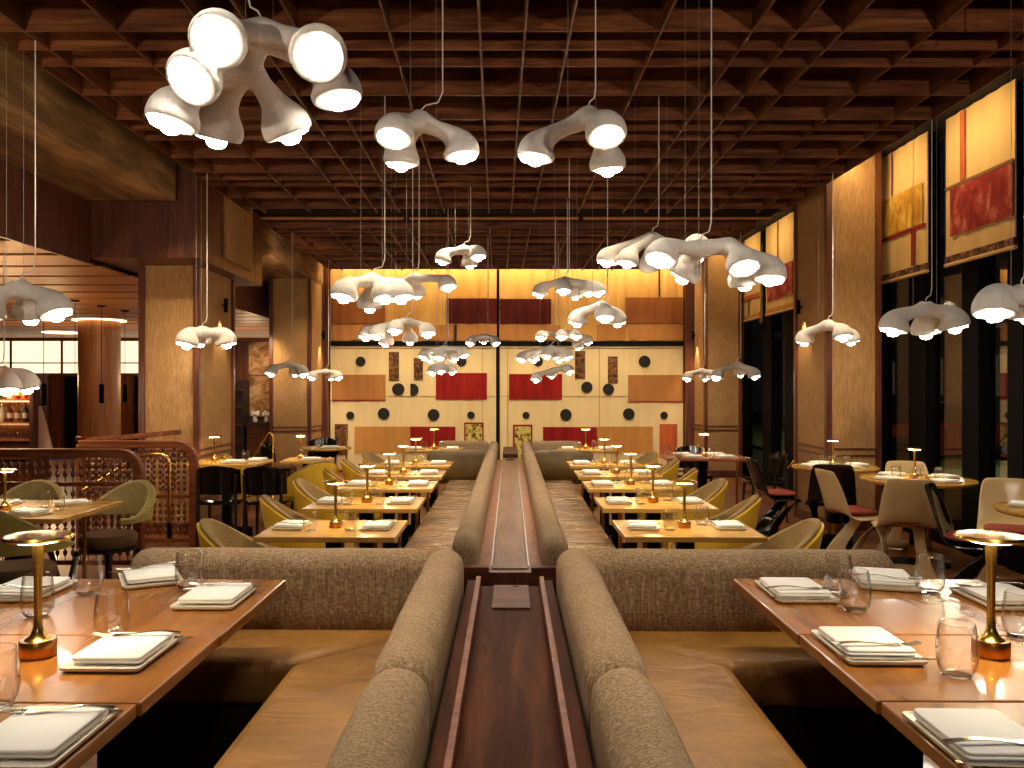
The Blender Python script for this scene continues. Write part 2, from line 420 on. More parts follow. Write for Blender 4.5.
# right: glazed wall with roman shades
XW = 4.42; XS = 4.28
def yx(px, X): return X * 830.0 / (px - 498)
bm = B()
box(bm, XW - .03, 4, 0, XW + .1, 15.4, .12); box(bm, XW - .03, 4, 4.05, XW + .1, 15.4, 4.3)
for px0, px1 in ((1060, 1078), (1014, 1030), (968, 985), (914, 931), (876, 884), (788, 797), (766, 775), (735, 747)):
    box(bm, XW - .06, yx(px1, XW), 0, XW + .1, yx(px0, XW), 4.2)
box(bm, XW - .02, 10.0, 2.35, XW + .08, 15.3, 2.43)
struct('window_2_frame', bm, M['black'], smooth=False, bevel=.006)
bm = B(); box(bm, XW + .04, 4, .1, XW + .052, 15.3, 4.1); struct('window_2', bm, M['pane'], smooth=False)

def roman_shade(px0, px1, zb, parts, label, hem=True):
    y1, y0 = yx(px0, XS), yx(px1, XS)
    t = thing('window_shade', label, 'window shade', (XS, (y0 + y1) / 2, zb), 0, 'patchwork window shades')
    yc = (y0 + y1) / 2
    bm = B(); n = 24
    rs = []
    for i in range(n + 1):
        y = y0 - yc + (y1 - y0) * i / n; d = .006 * math.sin(i * 1.3)
        rs.append([V(d, y, .10), V(d + .012, y, .10), V(d + .012, y, 4.11 - zb), V(d, y, 4.11 - zb)])
    loft(bm, rs); obj('shade_cloth', bm, M['shade_cloth'], t)
    bm = B(); box(bm, -.008, y0 - yc, .035, .02, y1 - yc, .10); obj('hem_band', bm, M['print_brown'] if hem else M['gold_cloth'], t, smooth=False)
    bm = B(); tube(bm, [(0, y0 - yc - .01, .018), (0, y1 - yc + .01, .018)], .018, 10); obj('bottom_bar', bm, M['shade_cloth'], t)
    for nm, a, b2, za, zc, mat in parts:
        ya, yb = yx(a, XS) - yc, yx(b2, XS) - yc
        bm = B(); box(bm, -.016, min(ya, yb), za - zb, -.009, max(ya, yb), zc - zb); obj(nm, bm, M[mat], t, smooth=False)
    return t
roman_shade(946, 1015, 2.70, [('patch', 951.5, 1014.5, 2.98, 3.42, 'print_red'), ('patch_border', 946.5, 1014.8, 3.425, 3.455, 'thread'), ('stripe', 961.5, 966, 3.46, 4.10, 'rust_cloth')],
            'patchwork window shade with a large worn red panel')
roman_shade(880, 927, 2.70, [('patch', 880.5, 923.5, 3.21, 3.62, 'print_gold'), ('stripe', 880.5, 926.5, 3.17, 3.20, 'red_cloth'), ('stripe', 912.5, 915.5, 2.81, 3.17, 'red_cloth'), ('seam', 892.5, 893.5, 3.63, 4.10, 'thread')],
            'patchwork window shade with a worn golden panel and red stripes')
roman_shade(766, 794.5, 2.69, [('patch', 768, 793.5, 2.92, 3.40, 'print_red'), ('seam', 778, 778.8, 3.42, 4.10, 'thread')],
            'patchwork window shade with a red panel, between the two window columns', False)
roman_shade(740, 760, 2.69, [('stripe', 741, 759.5, 3.05, 3.12, 'rust_cloth'), ('seam', 749, 749.8, 2.80, 3.04, 'thread')],
            'plain golden window shade with an orange stripe, deepest in the room', False)

# ----------------------------------------------------- textile wall hangings
YH = 15.34
def wx(px): return (px - 498) * YH / 830
def wz(py): return CAMZ + (388 - py) * YH / 830
def hanging(name, label, px0, px1, py0, py1, mat, patches, discs=(), folds=.006, seams=()):
    t = thing(name, label, 'wall hanging', (wx((px0 + px1) / 2), YH, wz(py1)), 0, 'textile hangings on the end wall')
    ox, oz = t.location.x, t.location.z
    bm = B(); n = 60; rs = []
    for i in range(n + 1):
        x = wx(px0) + (wx(px1) - wx(px0)) * i / n - ox
        d = folds * (math.sin(i * .9) + .6 * math.sin(i * 2.3))
        rs.append([V(x, d, 0), V(x, d + .012, 0), V(x, d + .012, wz(py0) - oz), V(x, d, wz(py0) - oz)])
    loft(bm, rs); obj('canvas', bm, M[mat], t)
    for nm, a, b2, c, d, m in patches:
        bm = B(); box(bm, wx(a) - ox, -.022, wz(d) - oz, wx(b2) - ox, -.012, wz(c) - oz); obj(nm, bm, M[m], t, smooth=False)
    for q in discs:
        px, py, r = q[:3]; clip = q[3] if len(q) > 3 else None
        cx, cz, rr = wx(px) - ox, wz(py) - oz, r * YH / 830
        poly = disc_poly(cx, cz, rr)
        if clip is not None: poly = [(max(x, wx(clip) - ox), z) for x, z in poly]; poly = [p for i, p in enumerate(poly) if p != poly[i - 1]]
        bm = B(); slab(bm, poly, 0, .008)
        for v in bm.verts: v.co = V(v.co.x, -.022 + v.co.z, v.co.y)
        obj('black_disc', bm, M['black_cloth'], t)
    for a, b2, c, d in seams:
        bm = B(); box(bm, wx(a) - ox, -.018, wz(d) - oz, wx(b2) - ox, -.012, wz(c) - oz); obj('seam', bm, M['thread'], t, smooth=False)
hanging('textile_hanging', 'cream patchwork textile on the end wall, lower tier beside the bar column', 330.5, 496, 346, 470, 'canvas',
        [('tan_patch', 332, 385.6, 374.7, 399.6, 'tan_cloth'), ('red_edging', 332, 385.6, 399.6, 400.8, 'red_cloth'), ('printed_strip', 389, 399, 352, 380.5, 'print_brown'),
         ('printed_strip', 413.8, 423, 358, 380, 'print_brown'), ('red_patch', 436, 487, 373, 399.6, 'red_cloth'), ('printed_strip', 335, 348, 424, 455, 'print_brown'),
         ('ochre_patch', 354.7, 410.2, 426.6, 453, 'gold_cloth'), ('red_patch', 410.4, 455.4, 426.6, 453, 'red_cloth'),
         ('red_frame', 464.2, 483.6, 422.4, 470, 'red_cloth')],
        [(360.7, 361.6, 5), (398.4, 389.3, 6.2), (412.5, 389.7, 6.2, 410.4), (461.6, 361.5, 5), (350.4, 415.4, 4), (383.8, 413.7, 5.9), (433.6, 414.8, 5.9), (471, 415.2, 3.8)],
        .004, [(386, 495, 396, 396.4), (331, 495, 348, 348.5), (482, 482.4, 348, 470)])
hanging('textile_hanging', 'cream patchwork textile on the end wall, lower tier beside the window column', 500, 683, 346, 470, 'canvas',
        [('red_patch', 509, 562, 374, 399.6, 'red_cloth'), ('printed_strip', 575, 585, 351, 378.5, 'print_brown'), ('printed_strip', 607.8, 617.6, 356.5, 383, 'print_brown'),
         ('tan_patch', 628, 682.6, 375, 401, 'tan_cloth'), ('red_edging', 628, 682.6, 401, 402, 'red_cloth'), ('red_frame', 513, 532.3, 424.6, 470, 'red_cloth'),
         ('red_patch', 543, 597, 427, 453, 'red_cloth'), ('ochre_patch', 597.4, 652.8, 426.6, 453, 'gold_cloth'), ('rust_patch', 659.4, 677, 424, 455, 'rust_cloth')],
        [(538, 361.5, 5), (644.4, 361.6, 5.9), (586.8, 387.3, 5.7), (608.4, 389.3, 5.7), (526, 415.4, 3.6), (565.8, 414.6, 5.8), (628.6, 414, 5.8), (663.9, 415.4, 3.8)],
        .004, [(500.5, 627, 396, 396.4), (500.5, 682, 348, 348.5), (507.5, 507.9, 348, 470), (599, 599.4, 348, 426)])
for px0, px1, py0, lab in ((466, 482, 424.5, 0), (514.6, 530.8, 426.5, 1)):
    pass
hanging('textile_hanging', 'golden draped textile on the end wall, upper tier beside the bar column', 330.5, 497, 262, 341, 'canvas_gold',
        [('brown_patch', 331.5, 385, 296, 323, 'brown_cloth'), ('tan_patch', 331.5, 453.5, 325, 340, 'tan_cloth'), ('maroon_patch', 447.5, 496.8, 298.5, 323.6, 'maroon_cloth'),
         ('black_strip', 454.2, 456.8, 325, 341, 'black_cloth'), ('tan_patch', 457, 496.8, 325, 340, 'tan_cloth')], (), .012, [(331, 385, 323.4, 324.4)])
hanging('textile_hanging', 'golden draped textile on the end wall, upper tier beside the window column', 499.5, 683, 262, 341, 'canvas_gold',
        [('maroon_patch', 500, 551, 299, 324, 'maroon_cloth'), ('brown_patch', 625.5, 682, 297.5, 323, 'brown_cloth'), ('tan_patch', 629.5, 682, 324.5, 340, 'tan_cloth'),
         ('tan_patch', 596.5, 626, 324.5, 340, 'tan_cloth'), ('tan_patch', 500, 560, 325, 340, 'tan_cloth'), ('black_strip', 658.4, 659.8, 268, 297, 'black_cloth')], (), .012, [(626.5, 682, 323.2, 324.2)])
# the two small yellow prints sit inside their red frames
for o, (a, b2, c) in ((bpy.data.objects['textile_hanging'], (465.6, 482.2, 424.2)), (bpy.data.objects['textile_hanging.001'], (514.6, 530.8, 426.4))):
    bm = B(); box(bm, wx(a) - o.location.x, -.03, wz(470) - o.location.z, wx(b2) - o.location.x, -.0225, wz(c) - o.location.z)
    obj('yellow_print', bm, M['print_yellow'], [q for q in o.children if q.name.startswith('red_frame')][0], smooth=False)
bm = B(); box(bm, wx(330), YH - .05, wz(345.5), wx(683), YH + .05, wz(341.5)); struct('trim_4', bm, M['black'], smooth=False)
bm = B(); box(bm, wx(496.6), YH - .01, 0, wz(0) * 0 + wx(499), YH + .04, wz(270)); struct('dark_gap_strip', bm, M['black'], smooth=False)  # black strip stands in for the shaded gap between the hangings
bm = B()
box(bm, wx(322), 15.2, 0, wx(329.5), 15.4, 4.2); box(bm, wx(684), 15.2, 0, wx(694), 15.4, 4.2)
struct('trim_6', bm, M['walnut_z'], smooth=False)

# ---------------------------------------------------------- seating island
RK = -K
def island(name, label, cat): return thing(name, label, cat, (0, 0, 0), RK)
SIDE = {-1: 'beaded-railing side', 1: 'window side'}

def back_prof(x0, x1, z0, z1, s=1.0):
    """upright upholstered back with a rounded top, as (x, z) pairs"""
    w = (x1 - x0) / 2; c = (x0 + x1) / 2; out = [(c - w * .92, z0), (c - w * 1.02, z0 + (z1 - z0) * .5)]
    zt = z1 - w * .95
    for i in range(9):
        a = PI - PI * i / 8
        out.append((c + w * 1.03 * math.cos(a), zt + w * .95 * math.sin(a)))
    out += [(c + w * 1.02, z0 + (z1 - z0) * .5), (c + w * .92, z0)]
    return out
def back_roll(x0, x1, y0, y1, z0, z1, along='y', n=24, end=.07):
    bm = B(); P = back_prof(x0, x1, z0, z1); c = (x0 + x1) / 2; rs = []
    ts = [0, .004, .015, .03] + [.03 + .94 * i / n for i in range(1, n)] + [.97, .985, .996, 1]
    for t_ in ts:
        L = y1 - y0; d = min(t_, 1 - t_) * L
        k = 1 - (1 - math.sqrt(max(0, 1 - (1 - min(1, d / end)) ** 2))) * .32
        y = y0 + L * t_
        r = []
        for x, z in P:
            wob = .004 * noise.noise(V(x * 9, y * 5, z * 9))
            xx = c + (x - c) * (k + wob * 4); zz = z0 + (z - z0) * (1 - (1 - k) * .35) + wob
            r.append(V(xx, y, zz))
        rs.append(r)
    if along == 'x':
        for r in rs:
            for i, p in enumerate(r): r[i] = V(p.y, p.x, p.z)
    loft(bm, rs); return bm

def cushion(poly, z0, z1, mat, parent, name='seat', wr=.006, bev=.035):
    bm = B(); slab(bm, poly, z0, z1)
    bmesh.ops.subdivide_edges(bm, edges=[e for e in bm.edges], cuts=1)
    o = obj(name, bm, M[mat], parent, bevel=bev, seg=4, angle=60)
    return o

for s in (-1, 1):
    X = lambda a, b2: (min(s * a, s * b2), max(s * a, s * b2))
    t = island('booth_banquette', 'L-shaped woven banquette with tan leather seats at the near booth, ' + SIDE[s], 'banquette')
    x0, x1 = X(.160, .292)
    obj('back', back_roll(x0, x1, .55, 1.70, .60, .995), M['weave'], t, angle=180)
    obj('back', back_roll(x0, x1, 1.702, 2.93, .60, .995), M['weave'], t, angle=180)
    x0, x1 = X(.27, 1.31)
    obj('back', back_roll(2.81, 2.95, x0, x1, .60, .993, 'x'), M['weave'], t, angle=180)
    def P(*pts): return [(s * a, b2) for a, b2 in (pts if s > 0 else pts[::-1])]
    cushion(P((1.30, 2.46), (1.30, 2.815), (.285, 2.815), (.655, 2.46)), .60, .736, 'leather', t)
    cushion(P((.655, .5), (.655, 2.455), (.285, 2.81), (.285, .5)), .60, .736, 'leather', t)
    bm = B(); slab(bm, P((1.24, 2.55), (1.24, 2.93), (.172, 2.93), (.172, .5), (.58, .5), (.58, 2.55)), .221, .60)
    obj('base', bm, M['dark'], t, smooth=False)
    # far bench
    t = island('bench_banquette', 'long woven bench with creased brown leather seat past the cross aisle, ' + SIDE[s], 'banquette')
    x0, x1 = X(.165, .29)
    obj('back', back_roll(x0, x1, 4.1, 10.0, .40, .81, n=40), M['weave'], t, angle=180)
    x0, x1 = X(.28, 1.0)
    obj('end_back', back_roll(9.93, 10.06, x0, x1, .40, .80, 'x'), M['olive_leather'], t, angle=180)
    for k in range(5):
        ya, yb = 4.14 + k * 1.158, 4.14 + (k + 1) * 1.158 - .004
        cushion(P((.74, ya), (.74, yb), (.285, yb), (.285, ya)), .34, .452, 'leather2', t, bev=.03)
    bm = B(); x0, x1 = X(.17, .68); box(bm, x0, 4.12, .0, x1, 9.95, .34); obj('base', bm, M['dark'], t, smooth=False)
    t = island('end_banquette', 'short bench with woven back beyond the long bench, ' + SIDE[s], 'banquette')
    x0, x1 = X(.165, .29); obj('back', back_roll(x0, x1, 10.12, 11.7, .40, .81), M['weave'], t, angle=180)
    x0, x1 = X(.30, 1.0); obj('back', back_roll(11.58, 11.70, x0, x1, .40, .81, 'x'), M['weave'], t, angle=180)
    cushion(P((.74, 10.14), (.74, 11.57), (.285, 11.57), (.285, 10.14)), .34, .452, 'leather2', t)
    bm = B(); x0, x1 = X(.17, .68); box(bm, x0, 10.14, 0, x1, 11.6, .34); obj('base', bm, M['dark'], t, smooth=False)

t = island('booth_divider', 'dark walnut trough between the two near booth backs, with a small hatch', 'divider')
bm = B(); box(bm, -.099, .5, .222, .099, 2.88, .862); obj('trough_panel', bm, M['walnut'], t, smooth=False)
bm = B(); box(bm, -.056, 2.58, .8625, .063, 2.875, .868); obj('hatch', bm, M['walnut_x'], t, smooth=False, bevel=.002)
for s in (-1, 1):
    bm = B(); box(bm, min(s * .10, s * .116), .5, .222, max(s * .10, s * .116), 2.86, .9025); obj('edge_trim', bm, M['rail_wood'], t, smooth=False, bevel=.003)
    bm = B(); box(bm, min(s * .117, s * .145), .5, .222, max(s * .117, s * .145), 2.86, .888); obj('ledge', bm, M['walnut'], t, smooth=False)
bm = B(); box(bm, .01, 2.85, .8685, .03, 2.856, .8695); obj('finger_slot', bm, M['black'], t, smooth=False)
t = island('bench_divider', 'long satin walnut cap running between the two far benches', 'divider')
bm = B(); box(bm, -.085, 4.02, 0, .085, 10.35, .678); obj('cap', bm, M['cap'], t, smooth=False, bevel=.004)
for s in (-1, 1):
    bm = B(); box(bm, min(s * .087, s * .162), 4.0, 0, max(s * .087, s * .162), 10.35, .655); obj('side_strip', bm, M['tan_wood'], t, smooth=False)
    bm = B(); box(bm, min(s * .087, s * .094), 4.05, .655, max(s * .087, s * .094), 10.3, .684); obj('edge_bead', bm, M['plate'], t, smooth=False)
    bm = B(); box(bm, min(s * .10, s * .26), 3.93, .22, max(s * .10, s * .26), 3.995, .70); obj('end_post', bm, M['walnut_x'], t, smooth=False, bevel=.004)
bm = B(); box(bm, -.10, 3.95, 0, .10, 4.015, .672); obj('end_panel', bm, M['walnut_z'], t, smooth=False)
bm = B(); box(bm, -.09, 10.36, 0, .10, 11.6, .73); obj('raised_end', bm, M['walnut_x'], t, smooth=False, bevel=.004)
bm = B(); box(bm, -.05, 10.0, .679, .05, 10.12, .683); obj('grille', bm, M['black'], t, smooth=False)

# ------------------------------------------------------- tables and settings
def make_rect_table(w, d, h, mat, thick=.03, li=.07, legs=(-1, 1), foot=.26):
    def f():
        t = thing('dining_table')
        bm = B(); box(bm, -w / 2, -d / 2, h - thick, w / 2, d / 2, h); obj('tabletop', bm, M[mat], t, smooth=False, bevel=.004)
        bm = B(); box(bm, -.045, -.045, .1, .045, .045, h - thick); obj('pedestal', bm, M['black'], t, smooth=False, bevel=.004)
        bm = B(); box(bm, -foot, -.03, .0, foot, .03, .10); box(bm, -.03, -.22, .0, .03, .22, .09); obj('base', bm, M['black'], t, smooth=False, bevel=.01)
        for q in (legs if li else ()):
            bm = B(); tube(bm, [(q * (w / 2 - li), 0, .001), (q * (w / 2 - li), 0, h - thick)], .013, 10); obj('leg', bm, M['brass_dark'], t)
        return t
    return f
def make_round_table(r, h):
    def f():
        t = thing('round_table')
        bm = B(); lathe(bm, [(r - .012, h - .032), (r, h - .02), (r, h - .006), (r - .006, h)], 56); obj('tabletop', bm, M['table'], t)
        bm = B(); lathe(bm, [(.07, .16), (.06, .3), (.06, h - .2), (.2, h - .033)], 24); obj('pedestal', bm, M['black'], t)
        bm = B(); lathe(bm, [(.26, 0), (.26, .012), (.09, .03), (.075, .06)], 32); obj('base', bm, M['black'], t)
        bm = B(); lathe(bm, [(.074, .06), (.074, .17)], 24); obj('brass_collar', bm, M['brass_dark'], t)
        return t
    return f

def make_plate():
    bm = B(); R = lambda k, z: [V(x * k, y * k, z) for x, y in rrect(.17, .235, .012)]
    loft(bm, [R(.93, 0), R(1, .006), R(1, .011), R(.95, .011), R(.93, .008)])
    return obj('plate', bm, M['plate'], angle=60)
def make_napkin():
    bm = B()
    for k, (w, d, z, dx, dy) in enumerate(((.146, .186, .0118, -.004, 0), (.148, .182, .0185, -.002, .002))):
        rs = []
        for zz, kk in ((0, .97), (.0025, 1), (.0055, 1), (.0076, .975)):
            r = []
            for x, y in rrect(w * kk, d * kk, .010, 3):
                r.append(V(x + dx, y + dy, z + zz + .0006 * math.sin(x * 60 + k) * (zz > 0)))
            rs.append(r)
        loft(bm, rs)
    return obj('napkin', bm, M['napkin'], angle=60)
def make_fork():
    bm = B()
    pts = [(-.095 + .19 * i / 14, 0, .004 * math.sin(i * .45) + .003) for i in range(15)]
    rs = []
    for i, (x, y, z) in enumerate(pts):
        w = .004 + .0035 * max(0, 1 - i / 3) + (.006 * min(1, max(0, (i - 8) / 2)))
        rs.append([V(x, -w, z - .001), V(x, w, z - .001), V(x, w, z + .001), V(x, -w, z + .001)])
    loft(bm, rs[:12])
    for q in (-.0085, -.003, .003, .0085):
        tube(bm, [(.060, q, pts[11][2]), (.078, q, pts[12][2]), (.098, q * .95, pts[14][2] + .001)], .0012, 6)
    return obj('fork', bm, M['steel'], angle=60)
def make_knife():
    bm = B(); rs = []
    for i in range(15):
        x = -.105 + .21 * i / 14; w = .0055 if i < 7 else .008 * (1 - ((i - 7) / 7.5) ** 3)
        h = .002 if i < 7 else .0009
        rs.append([V(x, -w, -h), V(x, w, -h), V(x, w, h), V(x, -w, h)])
    loft(bm, rs); return obj('knife', bm, M['steel'], angle=60)
def make_glass():
    bm = B()
    o = [(.022, 0), (.030, .002), (.037, .018), (.0405, .042), (.039, .07), (.0345, .104), (.0335, .108)]
    i = [(.0325, .107), (.0335, .102), (.038, .07), (.0393, .043), (.036, .022), (.028, .011), (.001, .009)]
    lathe(bm, [(.001, .004), (.022, .004)] + o[0:0] + [(.028, .0045), (.037, .018)] + o[3:], 28, cap=False); lathe(bm, [(.001, 0), (.022, 0), (.029, .0015)], 28, cap=False)
    tube(bm, [V(.0335 * math.cos(a), .0335 * math.sin(a), .108) for a in [2 * PI * q / 28 for q in range(29)]], .0007, 5)
    return obj('glass_tumbler', bm, M['glass'], angle=180)
def make_lamp():
    t = thing('table_lamp')
    bm = B(); lathe(bm, [(.036, 0), (.038, .003), (.038, .034), (.036, .037)], 36); obj('base', bm, M['brass_dark'], t)
    bm = B(); lathe(bm, [(.028, .0372), (.016, .046), (.0100, .062), (.0085, .09), (.0085, .165), (.0125, .252)], 24); obj('stem', bm, M['brass'], t)
    bm = B(); lathe(bm, [(.05, .2545), (.070, .258), (.072, .262), (.068, .267), (.02, .273), (.001, .2735)], 40); sh = obj('lamp_shade', bm, M['brass'], t)
    bm = B(); lathe(bm, [(.02, .2525), (.047, .2528), (.049, .254)], 32); obj('light_disc', bm, M['led'], sh)
    return t

GS = 'place settings'
def place(T, seat, x, y, z, rz, cut=True, gl=None):
    """plate, napkin, cutlery (and glass) of one seat; T and seat are words for the labels"""
    T = T.replace('on the ', '', 1)
    inst('plate', make_plate, (x, y, z + .001), rz, 'white square plate %s, %s' % (seat, T), 'plate', 'white square plates')
    inst('napkin', make_napkin, (x, y, z + .0015), rz, 'folded white napkin %s, %s' % (seat, T), 'napkin', 'folded napkins on plates')
    if cut:
        c, s = math.cos(rz), math.sin(rz)
        for k, (nm, mk) in enumerate((('fork', make_fork), ('knife', make_knife))):
            lx, ly = -.004 + .012 * k, -.083 - .018 * k
            zz = z + (.0305 if k == 0 else .0145); ly = -.058 if k == 0 else -.1
            inst(nm, mk, (x + c * lx - s * ly, y + s * lx + c * ly, zz), rz + .06 * (1 - 2 * k), 'steel %s %s, %s' % (nm, seat, T), 'cutlery', nm + ' of the place settings')
    if gl:
        glass(T, seat, gl[0], gl[1], z)
def glass(T, seat, x, y, z):
    T = T.replace('on the ', '', 1)
    inst('glass', make_glass, (x, y, z + .0008), random.random() * 6, 'clear stemless glass %s, %s' % (seat, T), 'glass', 'stemless glasses on the tables')
def lamp(T, x, y, z):
    inst('lamp', make_lamp, (x, y, z + .0008), 0, 'slim brass disc-top table lamp on %s' % T, 'table lamp', 'brass table lamps')

# near booth tables
ZT = .958
def npt(px, py):
    y = (CAMZ - ZT) * 830.0 / (py - 388); x = (px - 510) * y / 830.0; p = F(x, y); return p.x, p.y
for s in (-1, 1):
    sd = SIDE[s]
    for nm, y0, y1, x0, x1 in (('corner', 1.992, 2.574, .692, 1.45), ('middle', 1.568, 1.988, .695, 1.45), ('front', .5, 1.563, .70, 1.45)):  # front table lengthened out of view so its shade covers the floor
        p = F(s * (x0 + x1) / 2, (y0 + y1) / 2, .22)
        t = make_rect_table(x1 - x0, y1 - y0, ZT - .22, 'table_y', .028, 0)()
        t.location = p; t.rotation_euler.z = RK
        tag(t, 'oak booth table, %s one in its row, %s' % (nm, sd), 'table', 'oak tables of the near booths')
def nplace(T, seat, px, py, rz, cut=True):
    x, y = npt(px, py); place(T, seat, x, y, ZT, rz + RK, cut)
def nglass(T, seat, px, py):
    x, y = npt(px, py); glass(T, seat, x, y, ZT)
TL = {n: 'on the %s booth table, railing side' % n for n in ('corner', 'middle', 'front')}
TR = {n: 'on the %s booth table, window side' % n for n in ('corner', 'middle', 'front')}
nplace(TL['corner'], 'at the aisle end', 216, 600, PI); nplace(TL['corner'], 'by the cross back', 150, 580, PI + .5); nplace(TL['corner'], 'at the outer end', 30, 593, PI * 0)
nplace(TL['middle'], 'at the aisle end', 124, 656, PI); nplace(TL['front'], 'at the aisle end', 38, 742, PI)
nglass(TL['corner'], 'next to the aisle end napkin', 189, 589); nglass(TL['corner'], 'behind the lamp', 88, 595); nglass(TL['corner'], 'by the outer end napkin', 37.5, 617)
nglass(TL['middle'], 'behind the napkin', 112, 637); nglass(TL['middle'], 'cut by the picture edge', -4, 707)
x, y = npt(38, 656); lamp('the middle booth table, railing side', x, y, ZT)
nplace(TR['corner'], 'at the aisle end', 795, 594, 0); nplace(TR['corner'], 'by the cross back', 884, 583, -.25, True); nplace(TR['corner'], 'at the outer end', 1000, 601, PI)
nplace(TR['middle'], 'at the aisle end', 866, 650, 0); nplace(TR['front'], 'at the aisle end', 985, 746, 0)
nglass(TR['corner'], 'between the two inner napkins', 838, 593); nglass(TR['corner'], 'in front of the cross back napkin', 855, 611); nglass(TR['corner'], 'beside the outer napkin', 930, 592)
nglass(TR['corner'], 'close to the lamp', 1021, 638); nglass(TR['middle'], 'beside the lamp', 957, 676)
x, y = npt(991, 656); lamp('the middle booth table, window side', x, y, ZT)

# bench tables, two seats each
ORD = ['first', 'second', 'third', 'fourth', 'fifth', 'last']
ROWS = [(4.456, .57), (5.50, .58), (6.57, .58), (7.48, .58), (8.50, .58), (10.62, .58)]
def make_tub(shell, uph, legs, gap, seat):
    def f():
        t = thing('tub_chair')
        n = 26; th = [math.radians(-118 + 236 * i / n) for i in range(n + 1)]
        zb = .56 if gap else .36
        def top(a): return .48 + (.32 + (.02 if gap else 0)) * (.30 + .70 * max(0, math.cos(a * .80)) ** 2.0)
        def P(a, z, k):
            r = (.255 + .055 * (z - .4) / .4) + k
            return V(r * math.sin(a), -r * math.cos(a) * 1.02 - .02 * (z - .4) / .4, z)
        so, ui = [], []
        for a in th:
            zt = max(top(a), zb + .03)
            zz = [zb + (zt - zb) * q for q in (0, .33, .66, .93, 1)]; zo = [z - .012 * (i > 2) for i, z in enumerate(zz)]
            so.append([P(a, z, .018) for z in zo] + [P(a, z, -.012) for z in reversed(zo)])
            ui.append([P(a, z, -.013) for z in zz[:4]] + [P(a, zz[4] - .008, -.010), P(a, zz[4] - .006, .001), P(a, zz[4] + .008, -.006), P(a, zz[4] + .010, -.026)] + [P(a, z - .005, -.045) for z in reversed(zz[1:])] + [P(a, zz[0] + .01, -.04)])
        bm = B(); loft(bm, so); obj('shell', bm, M[shell], t)
        bm = B(); loft(bm, ui); obj('upholstery', bm, M[uph], t)
        bm = B(); lathe(bm, [(.06, .365), (.19, .37), (.205, .40), (.205, .44), (.19, .462), (.10, .47), (.001, .47)], 28); obj('seat', bm, M[seat], t)
        bm = B(); lathe(bm, [(.20, .34), (.20, .364)], 24); obj('seat_frame', bm, M[legs], t)
        for sx in (-1, 1):
            for sy in (-1, 1):
                bm = B(); w = .055 if not gap else .016
                a, b2 = V(sx * .15, sy * .14, .345), V(sx * .21, sy * .20, 0)
                loft(bm, [[a + V(-w, -.012, 0), a + V(w, -.012, 0), a + V(w, .012, 0), a + V(-w, .012, 0)],
                          [b2 + V(-.012, -.01, 0), b2 + V(.012, -.01, 0), b2 + V(.012, .01, 0), b2 + V(-.012, .01, 0)]])
                obj('leg', bm, M[legs], t, smooth=False)
        return t
    return f
yellow_tub = make_tub('yellow', 'tan_uph', 'yellow', False, 'tan_uph')
olive_tub = make_tub('olive', 'olive_uph', 'blackwood', True, 'brown_uph')
for s in (-1, 1):
    for k, (y0, d) in enumerate(ROWS):
        T = 'on the %s bench table, %s' % (ORD[k], SIDE[s]); yc = y0 + d / 2
        p = F(s * 1.0, yc)
        inst('T', make_rect_table(.765, .575, .75, 'table', .03, .152, (-1,), .15), p, RK if s > 0 else RK + PI, 'small oak two-seat table, %s along the bench, %s' % (ORD[k], SIDE[s]), 'table', 'two-seat tables along the benches')
        jit = lambda a: random.uniform(-a, a)
        p = F(s * .76, yc + .02); place(T, 'at the bench seat', p.x, p.y, .75, (PI if s < 0 else 0) + jit(.08), k < 3)
        p = F(s * 1.25, yc + .03); place(T, 'at the chair seat', p.x, p.y, .75, (0 if s < 0 else PI) + jit(.12), k < 3)
        p = F(s * .90, yc - .08); glass(T, 'at the bench seat', p.x, p.y, .75)
        p = F(s * 1.12, yc + .10 * (1 if s > 0 else -1)); glass(T, 'at the chair seat', p.x, p.y, .75)
        p = F(s * 1.0, yc + .02); lamp('the %s bench table, %s' % (ORD[k], SIDE[s]), p.x, p.y, .75)
        if k < 5:
            p = F(s * (1.40 + (.02, 0, .03, .01, .04)[k]), yc + (.0, .05, -.03, .04, 0)[k])
            inst('yellow', yellow_tub, p, (-PI / 2 if s < 0 else PI / 2) - s * (.12, .30, .05, .35, .2)[k], 'yellow-shelled tub chair with tan padding at the %s bench table, %s' % (ORD[k], SIDE[s]), 'chair', 'yellow tub chairs')
for s in (-1, 1):
    p = F(s * 1.38, 9.65); inst('yellow', yellow_tub, p, (-PI / 2 if s < 0 else PI / 2) + .2 * s, 'yellow-shelled tub chair standing alone past the fifth bench table, ' + SIDE[s], 'chair', 'yellow tub chairs')

# ------------------------------------------------------- railing-side tables
L = 'on the square table by the railing'
inst('Lt', make_rect_table(1.0, .85, .75, 'table', .032), (-3.17, 5.50, 0), 0, 'square oak table with olive chairs in front of the beaded railing', 'table')
place(L, 'before the curved rail', -2.93, 5.72, .75, PI / 2 + .5, False); place(L, 'at the near seat', -2.98, 5.27, .75, -PI / 2 - .3)
place(L, 'at the outer seat', -3.42, 5.72, .75, PI / 2)
glass(L, 'at the near seat', -2.86, 5.40, .75); glass(L, 'at the middle of the top', -3.02, 5.52, .75); lamp('the square table by the railing', -3.22, 5.42, .75)
inst('olive', olive_tub, (-2.86, 4.93, 0), -.12, 'olive-backed tub chair seen from behind, near side of the railing table', 'chair', 'olive tub chairs').scale = (1.07, 1.0, 1.08)
inst('olive', olive_tub, (-2.92, 6.22, 0), PI - .35, 'olive-backed tub chair facing out, far corner of the railing table', 'chair', 'olive tub chairs')
inst('olive', olive_tub, (-3.58, 6.22, 0), PI + .1, 'olive-backed tub chair behind the brass lamp of the railing table', 'chair', 'olive tub chairs')

